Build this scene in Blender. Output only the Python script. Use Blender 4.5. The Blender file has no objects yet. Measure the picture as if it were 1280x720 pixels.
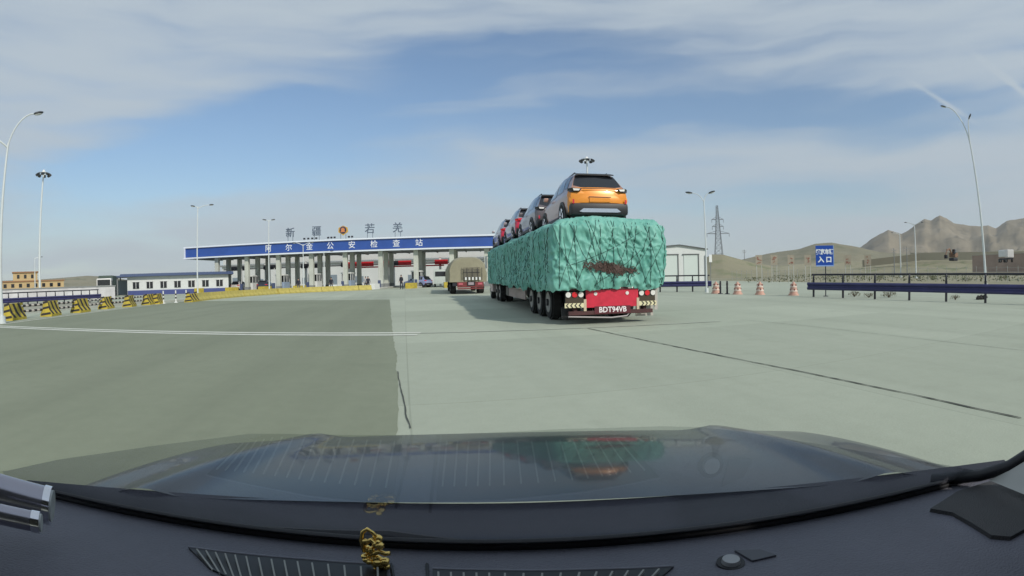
import bpy, bmesh, math, random
from mathutils import Vector, Matrix, noise
R = math.radians
random.seed(7)
scene = bpy.context.scene
COL = scene.collection

# ------------------------------------------------------------------ camera
F = 640.0                       # fisheye focal length in pixels of the 1280 px wide photograph
CAM_H = 1.25
PITCH, ROLL = R(-1.25), R(1.2)
cd = bpy.data.cameras.new('dash_camera')
cam = bpy.data.objects.new('dash_camera', cd); COL.objects.link(cam)
cd.type = 'PANO'; cd.panorama_type = 'FISHEYE_LENS_POLYNOMIAL'
cd.fisheye_fov = R(170); cd.sensor_width = 36
cd.fisheye_polynomial_k0 = 0; cd.fisheye_polynomial_k1 = -1280.0/F/36.0
cd.fisheye_polynomial_k2 = 0; cd.fisheye_polynomial_k3 = 0; cd.fisheye_polynomial_k4 = 0
cd.clip_start = 0.02; cd.clip_end = 20000
MROT = Matrix.Rotation(R(90)+PITCH, 4, 'X') @ Matrix.Rotation(-ROLL, 4, 'Z')
cam.matrix_world = Matrix.Translation((0, 0, CAM_H)) @ MROT
scene.camera = cam

def ray(px, py):
    dx, dy = px-640.0, 360.0-py
    r = math.hypot(dx, dy) or 1e-6
    t = r/F
    return (MROT.to_3x3() @ Vector((math.sin(t)*dx/r, math.sin(t)*dy/r, -math.cos(t)))).normalized()
def ground(px, py, z=0.0):
    d = ray(px, py); k = (z-CAM_H)/d.z
    return Vector((d.x*k, d.y*k, z))
def horizon(px):
    lo, hi = 250.0, 450.0
    for _ in range(30):
        m = (lo+hi)/2
        if ray(px, m).z > 0: lo = m
        else: hi = m
    return lo
def spot(px, dist, z=0.0, py=None):
    """point at a bearing and a ground distance"""
    d = ray(px, horizon(px) if py is None else py)
    h = Vector((d.x, d.y)).normalized()*dist
    return Vector((h.x, h.y, z))
def height(px, py, dist):
    """height of what is seen at this pixel and ground distance"""
    d = ray(px, py)
    return CAM_H + dist*d.z/math.hypot(d.x, d.y)

# ------------------------------------------------------------------ sun, sky, exposure
SUN_AZ, SUN_EL = R(142), R(36)         # clockwise from +Y: behind the camera, to the right
sd = Vector((math.sin(SUN_AZ)*math.cos(SUN_EL), math.cos(SUN_AZ)*math.cos(SUN_EL), math.sin(SUN_EL)))
sl = bpy.data.lights.new('sun', 'SUN'); sl.energy = 2.9; sl.angle = R(1.6); sl.color = (1.0, 0.95, 0.86)
so = bpy.data.objects.new('sun', sl); COL.objects.link(so)
so.rotation_euler = sd.to_track_quat('Z', 'Y').to_euler()
scene.view_settings.view_transform = 'Standard'; scene.view_settings.look = 'None'
scene.view_settings.gamma = 1.0; scene.view_settings.exposure = 0.2
scene.view_settings.use_curve_mapping = False

world = bpy.data.worlds.new('World'); scene.world = world; world.use_nodes = True
nt = world.node_tree; nt.nodes.clear()
def N(t, **k):
    n = nt.nodes.new(t)
    for a, v in k.items(): setattr(n, a, v)
    return n
def L(a, b): nt.links.new(a, b)
def M_(op, a, b=None, clamp=False):
    n = N('ShaderNodeMath', operation=op); n.use_clamp = clamp
    for i, v in enumerate((a, b)):
        if v is None: continue
        if isinstance(v, (int, float)): n.inputs[i].default_value = v
        else: L(v, n.inputs[i])
    return n.outputs[0]
out = N('ShaderNodeOutputWorld'); bg = N('ShaderNodeBackground'); L(bg.outputs[0], out.inputs[0])
sky = N('ShaderNodeTexSky'); sky.sky_type = 'NISHITA'; sky.sun_disc = False
sky.sun_elevation = SUN_EL; sky.sun_rotation = SUN_AZ; sky.air_density = 1.5; sky.dust_density = .6; sky.ozone_density = 3.0; sky.altitude = 1200
geo = N('ShaderNodeTexCoord'); sep = N('ShaderNodeSeparateXYZ'); L(geo.outputs['Generated'], sep.inputs[0])
az = M_('ARCTAN2', sep.outputs[0], sep.outputs[1]); el = M_('ARCSINE', sep.outputs[2])
ce = N('ShaderNodeCombineXYZ'); L(az, ce.inputs[0]); L(el, ce.inputs[1])
# flowing edges: warp the sky coordinates with a slow noise
wn = N('ShaderNodeTexNoise'); wn.inputs['Scale'].default_value = 2.6; wn.inputs['Detail'].default_value = 5; wn.inputs['Roughness'].default_value = 0.5
mpw = N('ShaderNodeMapping'); mpw.inputs['Scale'].default_value = (1, 3.2, 1); L(ce.outputs[0], mpw.inputs[0]); L(mpw.outputs[0], wn.inputs['Vector'])
wv = N('ShaderNodeVectorMath', operation='SUBTRACT'); L(wn.outputs['Color'], wv.inputs[0]); wv.inputs[1].default_value = (.5, .5, .5)
wsn = N('ShaderNodeVectorMath', operation='MULTIPLY'); L(wv.outputs[0], wsn.inputs[0]); wsn.inputs[1].default_value = (.25, .10, 0)
wsum = N('ShaderNodeVectorMath', operation='ADD'); L(ce.outputs[0], wsum.inputs[0]); L(wsn.outputs[0], wsum.inputs[1])
def hole(a, e, ra, re, rot, amp, src=None):
    v = N('ShaderNodeVectorMath', operation='SUBTRACT'); L((src or wsum).outputs[0], v.inputs[0]); v.inputs[1].default_value = (a, e, 0)
    m = N('ShaderNodeVectorRotate', rotation_type='Z_AXIS'); L(v.outputs[0], m.inputs['Vector']); m.inputs['Angle'].default_value = -rot
    s = N('ShaderNodeVectorMath', operation='MULTIPLY'); L(m.outputs[0], s.inputs[0]); s.inputs[1].default_value = (1/ra, 1/re, 0)
    d = N('ShaderNodeVectorMath', operation='DOT_PRODUCT'); L(s.outputs[0], d.inputs[0]); L(s.outputs[0], d.inputs[1])
    return M_('MULTIPLY', M_('EXPONENT', M_('MULTIPLY', d.outputs['Value'], -1.0)), amp)
holes = [hole(-.52, .27, .46, .085, .30, 1.0), hole(.15, .42, .50, .055, .0, .5), hole(-.45, .19, .35, .05, .05, .3),
         hole(.62, .30, .42, .05, -.10, .75), hole(.05, .30, .5, .05, .05, .6), hole(.47, .13, .36, .035, 0, .6), hole(.10, .18, .35, .05, 0, .25), hole(-.75, .2, .1, .05, .4, .3)]
holes += [hole(.875, .29, .05, .0045, -.62, -.5, ce), hole(1.01, .315, .05, .005, -.75, -.6, ce)]    # two short thin bright streaks
acc = holes[0]
for h in holes[1:]: acc = M_('ADD', acc, h)
cn = N('ShaderNodeTexNoise'); cn.inputs['Scale'].default_value = 3.0; cn.inputs['Detail'].default_value = 4; cn.inputs['Roughness'].default_value = .45
mpc = N('ShaderNodeMapping'); mpc.inputs['Scale'].default_value = (1, 8, 1); mpc.inputs['Rotation'].default_value = (0, 0, -.12)
L(wsum.outputs[0], mpc.inputs[0]); L(mpc.outputs[0], cn.inputs['Vector'])
streak = M_('MULTIPLY', M_('SUBTRACT', cn.outputs['Fac'], .5), 1.1)
cover = M_('SUBTRACT', M_('ADD', .93, streak), acc)
mr = N('ShaderNodeMapRange'); mr.interpolation_type = 'SMOOTHSTEP'; L(cover, mr.inputs[0])
mr.inputs[1].default_value = .12; mr.inputs[2].default_value = 1.1; mr.inputs[3].default_value = .0; mr.inputs[4].default_value = .92
mix = N('ShaderNodeMix', data_type='RGBA'); L(mr.outputs[0], mix.inputs[0])
tint = N('ShaderNodeMix', data_type='RGBA'); tint.blend_type = 'MULTIPLY'; tint.inputs[0].default_value = 1; L(sky.outputs[0], tint.inputs[6]); tint.inputs[7].default_value = (.72, .86, .96, 1); L(tint.outputs[2], mix.inputs[6])
mix.inputs[7].default_value = (3.95, 4.6, 5.15, 1)
L(mix.outputs[2], bg.inputs[0]); bg.inputs[1].default_value = 0.108

# ------------------------------------------------------------------ materials
MATS = {}
def mat(name, col, rough=.6, metal=0, var=.0, vscale=3.0, bump=0, bscale=20, coat=0, col2=None, spec=.5, emit=0, stretch=(1, 1, 1), detail=6):
    if name in MATS: return MATS[name]
    m = bpy.data.materials.new(name); m.use_nodes = True; t = m.node_tree; b = t.nodes['Principled BSDF']
    b.inputs['Base Color'].default_value = (*col, 1); b.inputs['Roughness'].default_value = rough; b.inputs['Metallic'].default_value = metal
    b.inputs['Coat Weight'].default_value = coat; b.inputs['Coat Roughness'].default_value = .06; b.inputs['Specular IOR Level'].default_value = spec
    if emit: b.inputs['Emission Color'].default_value = (*col, 1); b.inputs['Emission Strength'].default_value = emit
    if var or bump or col2:
        tc = t.nodes.new('ShaderNodeTexCoord'); mp = t.nodes.new('ShaderNodeMapping'); mp.inputs['Scale'].default_value = stretch
        t.links.new(tc.outputs['Object'], mp.inputs[0])
    if var or col2:
        n = t.nodes.new('ShaderNodeTexNoise'); n.inputs['Scale'].default_value = vscale; n.inputs['Detail'].default_value = detail; n.inputs['Roughness'].default_value = .65
        t.links.new(mp.outputs[0], n.inputs['Vector'])
        r = t.nodes.new('ShaderNodeValToRGB'); r.color_ramp.elements[0].position = .3; r.color_ramp.elements[1].position = .7
        c2 = col2 or tuple(min(1, c*(1+var)) for c in col); c1 = col if col2 else tuple(c*(1-var) for c in col)
        r.color_ramp.elements[0].color = (*c1, 1); r.color_ramp.elements[1].color = (*c2, 1)
        t.links.new(n.outputs['Fac'], r.inputs[0]); t.links.new(r.outputs[0], b.inputs['Base Color'])
    if bump:
        n2 = t.nodes.new('ShaderNodeTexNoise'); n2.inputs['Scale'].default_value = bscale; n2.inputs['Detail'].default_value = 4
        t.links.new(mp.outputs[0], n2.inputs['Vector'])
        bp = t.nodes.new('ShaderNodeBump'); bp.inputs['Strength'].default_value = bump; bp.inputs['Distance'].default_value = .02
        t.links.new(n2.outputs['Fac'], bp.inputs['Height']); t.links.new(bp.outputs[0], b.inputs['Normal'])
    MATS[name] = m; return m

WHITE = mat('white_paint', (.72, .73, .71), .5, var=.06, vscale=1.5)
STEEL = mat('galvanised_steel', (.45, .48, .48), .45, .6, var=.12, vscale=4)
POLE = mat('pole_paint', (.62, .66, .66), .45, .1, var=.06)
DARKM = mat('dark_metal', (.035, .035, .045), .45, .4, var=.2)
BLACK = mat('black_plastic', (.012, .012, .015), .5)
RUBBER = mat('rubber', (.018, .018, .018), .85, var=.25, vscale=6)
random.seed(7)
CONC = mat('pale_concrete', (.42, .43, .39), .8, var=.12, vscale=.8, bump=.3, bscale=6)
BLUEF = mat('blue_fascia', (.03, .085, .33), .4, var=.1, vscale=.5)
TRIMW = mat('white_trim', (.75, .8, .88), .4)
GREYD = mat('shed_grey', (.22, .23, .23), .7, var=.1)
GLASSD = mat('dark_glass', (.012, .014, .018), .08, 0, coat=.6)
YEL = mat('barrier_yellow', (.33, .26, .06), .75, col2=(.58, .45, .04), vscale=3.5)
BLK = mat('stripe_black', (.03, .028, .03), .75, var=.2)
RED = mat('truck_red', (.46, .012, .035), .45, col2=(.66, .02, .055), vscale=4, bump=.2, bscale=14, coat=.1)
RUST = mat('rusty_red', (.16, .03, .03), .7, var=.35, vscale=5)
REDL = mat('red_lens', (.65, .01, .02), .25, coat=.5)
WLENS = mat('clear_lens', (.75, .72, .68), .25, coat=.5)
TARP = mat('green_tarp', (.095, .32, .262), .52, col2=(.225, .51, .43), vscale=1.6, bump=1.0, bscale=11, spec=.35, stretch=(1, 1, .5))
CORD = mat('cord', (.02, .05, .045), .8)
CHROME = mat('chrome', (.75, .75, .78), .12, 1)

# ------------------------------------------------------------------ mesh helpers
class MB:
    def __init__(s): s.b = bmesh.new()
    def box(s, c, d, rot=None, bevel=0):
        r = bmesh.ops.create_cube(s.b, size=1.0)
        mt = Matrix.Translation(c) @ (rot or Matrix.Identity(4)) @ Matrix.Diagonal((d[0], d[1], d[2], 1))
        bmesh.ops.transform(s.b, matrix=mt, verts=r['verts'])
        if bevel:
            es = list({e for v in r['verts'] for e in v.link_edges})
            bmesh.ops.bevel(s.b, geom=es, offset=bevel, segments=2, affect='EDGES', profile=.6)
        return s
    def cyl(s, p0, p1, r0, r1=None, seg=12, caps=True):
        p0, p1 = Vector(p0), Vector(p1); r1 = r0 if r1 is None else r1
        d = p1-p0
        r = bmesh.ops.create_cone(s.b, cap_ends=caps, segments=seg, radius1=r0, radius2=max(r1, 1e-4), depth=d.length)
        mt = Matrix.Translation((p0+p1)/2) @ d.to_track_quat('Z', 'Y').to_matrix().to_4x4()
        bmesh.ops.transform(s.b, matrix=mt, verts=r['verts']); return s
    def tube(s, pts, r, seg=8, r1=None):
        pts = [Vector(p) for p in pts]; rings = []; n = len(pts); ref = None
        for i, p in enumerate(pts):
            d = (pts[min(i+1, n-1)]-pts[max(i-1, 0)]).normalized()
            if ref is None: ref = d.orthogonal().normalized()
            ref = (ref-d*ref.dot(d)).normalized(); u = d.cross(ref)
            rr = r if r1 is None else r+(r1-r)*i/(n-1)
            rings.append([s.b.verts.new(p+(ref*math.cos(2*math.pi*k/seg)+u*math.sin(2*math.pi*k/seg))*rr) for k in range(seg)])
        for a, b in zip(rings, rings[1:]):
            for k in range(seg): s.b.faces.new((a[k], a[(k+1) % seg], b[(k+1) % seg], b[k]))
        s.b.faces.new(rings[0][::-1]); s.b.faces.new(rings[-1]); return s
    def poly(s, pts):
        s.b.faces.new([s.b.verts.new(Vector(p)) for p in pts]); return s
    def prism(s, pts, off):
        off = Vector(off); a = [s.b.verts.new(Vector(p)) for p in pts]; b = [s.b.verts.new(Vector(p)+off) for p in pts]; n = len(a)
        s.b.faces.new(a[::-1]); s.b.faces.new(b)
        for i in range(n): s.b.faces.new((a[i], a[(i+1) % n], b[(i+1) % n], b[i]))
        return s
    def grid(s, rows, close=False):
        vs = [[s.b.verts.new(Vector(p)) for p in r] for r in rows]
        for a, b in zip(vs, vs[1:]):
            m = len(a)
            for k in range(m if close else m-1): s.b.faces.new((a[k], a[(k+1) % m], b[(k+1) % m], b[k]))
        return vs
    def sphere(s, c, r, sc=(1, 1, 1), rot=None, sub=2):
        q = bmesh.ops.create_icosphere(s.b, subdivisions=sub, radius=r)
        bmesh.ops.transform(s.b, matrix=Matrix.Translation(c) @ (rot or Matrix.Identity(4)) @ Matrix.Diagonal((*sc, 1)), verts=q['verts']); return s
    def build(s, name, m, parent=None, smooth=False, loc=None, rz=0):
        bmesh.ops.recalc_face_normals(s.b, faces=s.b.faces)
        me = bpy.data.meshes.new(name); s.b.to_mesh(me); s.b.free()
        if smooth:
            for p in me.polygons: p.use_smooth = True
            if smooth != 'all': me.set_sharp_from_angle(angle=R(40))
        me.materials.append(m)
        o = bpy.data.objects.new(name, me); COL.objects.link(o)
        if parent: o.parent = parent
        if loc is not None: o.location = loc; o.rotation_euler.z = rz
        return o
def build_each(mb, name, m, parent=None, smooth=False):
    """every loose piece in the collected geometry becomes an object of its own"""
    bm = mb.b; bm.verts.index_update(); seen = set(); outs = []
    for v in list(bm.verts):
        if v in seen: continue
        st = [v]; isl = set()
        while st:
            w = st.pop()
            if w in isl: continue
            isl.add(w); st += [e.other_vert(w) for e in w.link_edges]
        seen |= isl
        n = MB(); mp = {w: n.b.verts.new(w.co) for w in isl}
        for f in {f for w in isl for f in w.link_faces}: n.b.faces.new([mp[w] for w in f.verts])
        outs.append(n.build(name, m, parent, smooth))
    bm.free(); return outs
def tag(o, label=None, cat=None, group=None, kind=None):
    if label: o['label'] = label
    if cat: o['category'] = cat
    if group: o['group'] = group
    if kind: o['kind'] = kind
    return o
def empty(name, loc, rz=0, label=None, cat=None, group=None):
    o = bpy.data.objects.new(name, None); COL.objects.link(o); o.location = loc; o.rotation_euler = (0, 0, rz); o.empty_display_size = .3
    return tag(o, label, cat, group)
CH = {}
def copy_tree(o, parent=None):
    c = o.copy(); COL.objects.link(c); c.parent = parent
    for ch in [x for x in COL.objects if x.parent == o]: copy_tree(ch, c)
    return c
def text(name, s, size, m, parent, loc, rot, depth=.01, sx=1.0, bold=0, align='CENTER'):
    cu = bpy.data.curves.new(name, 'FONT'); cu.body = s; cu.size = size; cu.align_x = align; cu.align_y = 'CENTER'; cu.extrude = depth; cu.offset = bold
    cu.resolution_u = 2
    tmp = bpy.data.objects.new('tmp', cu); COL.objects.link(tmp)
    bpy.context.view_layer.update()
    me = bpy.data.meshes.new_from_object(tmp.evaluated_get(bpy.context.evaluated_depsgraph_get()))
    bpy.data.objects.remove(tmp); me.name = name; me.materials.clear(); me.materials.append(m)
    o = bpy.data.objects.new(name, me); COL.objects.link(o); o.parent = parent; o.location = loc; o.rotation_euler = rot; o.scale = (sx, 1, 1)
    return o

# ------------------------------------------------------------------ ground
ROAD = R(12)                                     # the road runs 12 degrees to the left of straight ahead
U = Vector((-math.sin(ROAD), math.cos(ROAD), 0)); V = Vector((math.cos(ROAD), math.sin(ROAD), 0))
def rd(v, u, z=0): return V*v+U*u+Vector((0, 0, z))      # road frame: v metres right, u metres ahead

def ground_mat(name, c1, c2, c3=None, scale=.05, fine=6, joint=None, jc=.75, rough=.85, bump=.15, tracks=False):
    m = bpy.data.materials.new(name); m.use_nodes = True; t = m.node_tree; b = t.nodes['Principled BSDF']; b.inputs['Roughness'].default_value = rough
    b.inputs['Specular IOR Level'].default_value = .3
    tc = t.nodes.new('ShaderNodeTexCoord'); mp = t.nodes.new('ShaderNodeMapping'); mp.inputs['Rotation'].default_value = (0, 0, -ROAD)
    t.links.new(tc.outputs['Object'], mp.inputs[0])
    def ns(sc, det=6, st=(1, 1, 1)):
        q = t.nodes.new('ShaderNodeMapping'); q.inputs['Scale'].default_value = st; t.links.new(mp.outputs[0], q.inputs[0])
        n = t.nodes.new('ShaderNodeTexNoise'); n.inputs['Scale'].default_value = sc; n.inputs['Detail'].default_value = det; n.inputs['Roughness'].default_value = .6
        t.links.new(q.outputs[0], n.inputs['Vector']); return n.outputs['Fac']
    def mx(f, a, bb, kind='MIX'):
        n = t.nodes.new('ShaderNodeMix'); n.data_type = 'RGBA'; n.blend_type = kind
        for i, v in ((0, f), (6, a), (7, bb)):
            if isinstance(v, (tuple, list)): n.inputs[i].default_value = (*v, 1)
            elif isinstance(v, (int, float)): n.inputs[i].default_value = v
            else: t.links.new(v, n.inputs[i])
        return n.outputs[2]
    def ramp(f, lo, hi, a=0., bb=1.):
        n = t.nodes.new('ShaderNodeMapRange'); t.links.new(f, n.inputs[0]); n.inputs[1].default_value = lo; n.inputs[2].default_value = hi; n.inputs[3].default_value = a; n.inputs[4].default_value = bb; return n.outputs[0]
    col = mx(ramp(ns(scale), .35, .65), c1, c2)
    col = mx(ramp(ns(fine), .3, .7, 0, .35), col, tuple(x*.82 for x in c1))
    if c3: col = mx(ramp(ns(scale*4, 8), .52, .66), col, c3)
    if tracks:
        col = mx(ramp(ns(.55, 5, (1, .03, 1)), .48, .7, 0, .34), col, tuple(x*.6 for x in c1))
        col = mx(ramp(ns(.9, 6), .58, .72, 0, .38), col, tuple(x*.72 for x in c1))
        col = mx(ramp(ns(140, 2), .35, .65, 0, .25), col, tuple(min(1, x*1.35) for x in c2))
    if joint:
        br = t.nodes.new('ShaderNodeTexBrick'); br.offset = 0; br.inputs['Scale'].default_value = 1; br.inputs['Mortar Size'].default_value = .012; br.inputs['Mortar Smooth'].default_value = .3
        br.inputs['Brick Width'].default_value = joint[0]; br.inputs['Row Height'].default_value = joint[1]
        t.links.new(mp.outputs[0], br.inputs['Vector'])
        col = mx(ramp(br.outputs['Fac'], 0, 1, 0, jc), col, tuple(x*.45 for x in c1))
        br2 = t.nodes.new('ShaderNodeTexBrick'); br2.offset = 0; br2.inputs['Scale'].default_value = 1; br2.inputs['Mortar Size'].default_value = 0
        br2.inputs['Brick Width'].default_value = joint[0]; br2.inputs['Row Height'].default_value = joint[1]; br2.inputs['Color1'].default_value = (.88, .885, .88, 1); br2.inputs['Color2'].default_value = (1.05, 1.05, 1.05, 1)
        t.links.new(mp.outputs[0], br2.inputs['Vector']); col = mx(1.0, col, br2.outputs['Color'], 'MULTIPLY')
    t.links.new(col, b.inputs['Base Color'])
    bp = t.nodes.new('ShaderNodeBump'); bp.inputs['Strength'].default_value = bump; bp.inputs['Distance'].default_value = .02
    t.links.new(ns(30, 4), bp.inputs['Height']); t.links.new(bp.outputs[0], b.inputs['Normal'])
    return m
G_DESERT = ground_mat('desert_gravel', (.27, .245, .18), (.33, .30, .225), (.20, .195, .12), scale=.012, fine=.6, bump=.5)
G_CONC = ground_mat('plaza_concrete', (.35, .382, .305), (.40, .432, .35), scale=.12, fine=4, joint=(4.5, 5.0), jc=.28, tracks=True)
G_ASPH = ground_mat('old_pavement', (.195, .218, .155), (.235, .258, .188), scale=.15, fine=5, tracks=True)
G_SCRUB = ground_mat('scrub_ground', (.25, .235, .16), (.32, .295, .205), (.17, .185, .105), scale=.03, fine=.8, bump=.6)

def sheet(name, pts, z, m):
    b = MB(); b.poly([(p[0], p[1], z) for p in pts]); return tag(b.build(name, m), kind='structure')
b = MB(); b.poly([(-6000, -1500, 0), (6000, -1500, 0), (6000, 6000, 0), (-6000, 6000, 0)]); tag(b.build('ground', G_DESERT), kind='structure')
sheet('plaza_pavement', [rd(-60, -60), rd(48, -60), rd(60, 10), rd(75, 60), rd(85, 140), rd(-90, 140), rd(-90, 10)], .004, G_CONC)
aA, aB = ground(498, 470), ground(487, 374.5)
aC = ground(225, 376.5)
def ragged(p, q, n, amp):
    p, q = Vector((p[0], p[1], 0)), Vector((q[0], q[1], 0)); d = (q-p).normalized(); sd_ = Vector((-d.y, d.x, 0)); o = []
    for k in range(n):
        c = p.lerp(q, k/n); o.append(tuple(c+sd_*amp*(noise.noise(c*.9)+.5*noise.noise(c*4)+.25*noise.noise(c*14))))
    return o
sheet('left_pavement', ragged((aA.x+1.75, aA.y-8), aA, 60, .03)+ragged(aA, aB, 300, .035)+ragged(aB, aC, 200, .15)+[tuple(aC), tuple(ground(-2, 405)), (-24, 2, 0), (-26, -8, 0)], .008, G_ASPH)
PAINT = mat('road_paint', (.62, .63, .56), .7, var=.12, vscale=4)
def line(name, p, q, w, z=.012, m=PAINT, parent=None):
    p, q = Vector(p), Vector(q); d = (q-p).normalized(); s = Vector((-d.y, d.x, 0))*w/2
    b = MB(); b.poly([(x.x, x.y, z) for x in (p-s, q-s, q+s, p+s)]); return b.build(name, m, parent)
def mark(o): return tag(o, kind='structure')
dl0, dl1 = ground(-10, 408), ground(524, 417.5)
dd = (dl1-dl0).normalized(); nn = Vector((-dd.y, dd.x, 0))
mark(line('road_marking', dl0-nn*.24, dl1-nn*.24, .21)); mark(line('road_marking', dl0+nn*.20, dl1+nn*.20, .21))
FAINT = mat('worn_paint', (.40, .43, .36), .8, var=.2, vscale=2)
mark(line('road_marking', dl1+nn*.1, ground(900, 402), .12, m=FAINT))
mark(line('road_marking', ground(6, 405), ground(245, 374.8), .17))
mark(line('road_marking', ground(245, 375), ground(487, 373.5), .14, m=FAINT))
SEAM = mat('seam_bitumen', (.06, .065, .055), .8, var=.3, vscale=8)
def seam(name, pts, w, z=.013):
    b = MB(); random.seed(len(pts))
    rows = []
    for i in range(len(pts)-1):
        p, q = Vector(pts[i]), Vector(pts[i+1]); n = max(2, int((q-p).length/.12)); s = Vector((-(q-p).y, (q-p).x, 0)).normalized()
        for k in range(n):
            c = p.lerp(q, k/n); c = c+s*.012*noise.noise(c*3); ww = w*(.6+.8*random.random())
            rows.append([(c.x-s.x*ww, c.y-s.y*ww, z), (c.x+s.x*ww, c.y+s.y*ww, z)])
    b.grid(rows); return mark(b.build(name, SEAM))
seam('pavement_seam', [ground(735, 411), ground(860, 437), ground(1000, 465), ground(1140, 494), ground(1290, 527)], .014)
seam('pavement_seam', [ground(497, 465), ground(504, 500), ground(513, 542)], .006)
seam('pavement_seam', [ground(925, 400), ground(1010, 408), ground(1290, 440)], .006)

# scrub strip to the right of the plaza, kerb between them
e0 = [ground(870, 349), ground(1010, 347), ground(1012, 376), ground(1110, 378.5), ground(1290, 382)]
sheet('verge', [tuple(spot(870, 95)), tuple(spot(900, 400)), (500, 400, 0), (500, -60, 0), (42, -60, 0), tuple(spot(1290, 50)), tuple(spot(1130, 52)), tuple(spot(1000, 66))], .010, G_SCRUB)

# ------------------------------------------------------------------ terrain
def ridge(name, prof, dist, depth, m, base=-2, rough=1.0, seed=1, nu=280, nv=61, foot=.0):
    """prof: (px, py) skyline; builds a mountain ridge whose crest stands at dist"""
    xs = [p[0] for p in prof]; b = MB(); rows = []
    for j in range(nv):
        v = j/(nv-1)                                  # 0 near foot, .5 crest, 1 far foot
        row = []
        for i in range(nu):
            px = xs[0]+(xs[-1]-xs[0])*i/(nu-1)
            k = max(0, min(len(prof)-2, sum(1 for x in xs[1:] if x <= px))); f = (px-xs[k])/(xs[k+1]-xs[k])
            py = prof[k][1]*(1-f)+prof[k+1][1]*f
            h = height(px, py, dist)
            d = dist+(v-.5)*depth
            sh = 1-abs(v-.5)*2
            p = spot(px, d)
            q = Vector((p.x, p.y, seed*37.))
            s = depth
            nz = noise.fractal(q/(s*.22), 1.0, 2.1, 6)*.5+noise.ridged_multi_fractal(q/(s*.3), 1.0, 2.0, 5, 1.0, 2.0)*.16-.2
            prof_v = sh**(1.25)
            ero = rough*nz*min(1, 4*sh*(1-sh)+.05)
            z = base+(h-base)*max(0, prof_v+ero*.55)
            if v == .5: z = h
            z += rough*(h-base)*.035*noise.fractal(q/(s*.05), 1.0, 2.0, 4)*sh
            row.append((p.x, p.y, z))
        rows.append(row)
    b.grid(rows); return tag(b.build(name, m, smooth='all'), kind='structure')
ROCK = ground_mat('mountain_rock', (.215, .185, .13), (.28, .24, .175), (.15, .135, .10), scale=.004, fine=.03, bump=.8)
HILL = ground_mat('hill_gravel', (.205, .195, .135), (.27, .245, .17), (.15, .155, .10), scale=.01, fine=.15, bump=.6)
ridge('mountain', [(1040, 330), (1076, 309), (1096, 296), (1112, 287), (1128, 293), (1143, 283), (1158, 273), (1166, 274), (1177, 271), (1194, 278), (1214, 284), (1229, 283), (1237, 281), (1247, 284), (1260, 277), (1278, 274), (1320, 262), (1380, 268), (1460, 300)], 2400, 1500, ROCK, seed=3, rough=1.15)
ridge('hill', [(900, 330), (930, 324), (960, 317), (1000, 311), (1020, 304.5), (1040, 303), (1056, 306), (1075, 309), (1100, 315), (1140, 318), (1200, 316), (1300, 312), (1400, 320)], 700, 420, HILL, seed=5, rough=.35)
ridge('mound', [(864, 341), (876, 326), (890, 318), (904, 318), (925, 324), (945, 329), (965, 332)], 150, 60, G_SCRUB, seed=8, rough=.2, nu=60)
ridge('hill', [(-60, 352), (40, 350), (80, 347), (110, 344.5), (135, 346), (160, 350), (200, 353)], 900, 400, HILL, seed=9, rough=.3, nu=80)
ridge('embankment', [(935, 336), (1000, 330), (1080, 326), (1140, 318), (1200, 317), (1300, 316), (1420, 318)], 260, 130, G_SCRUB, seed=11, rough=.12)

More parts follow.
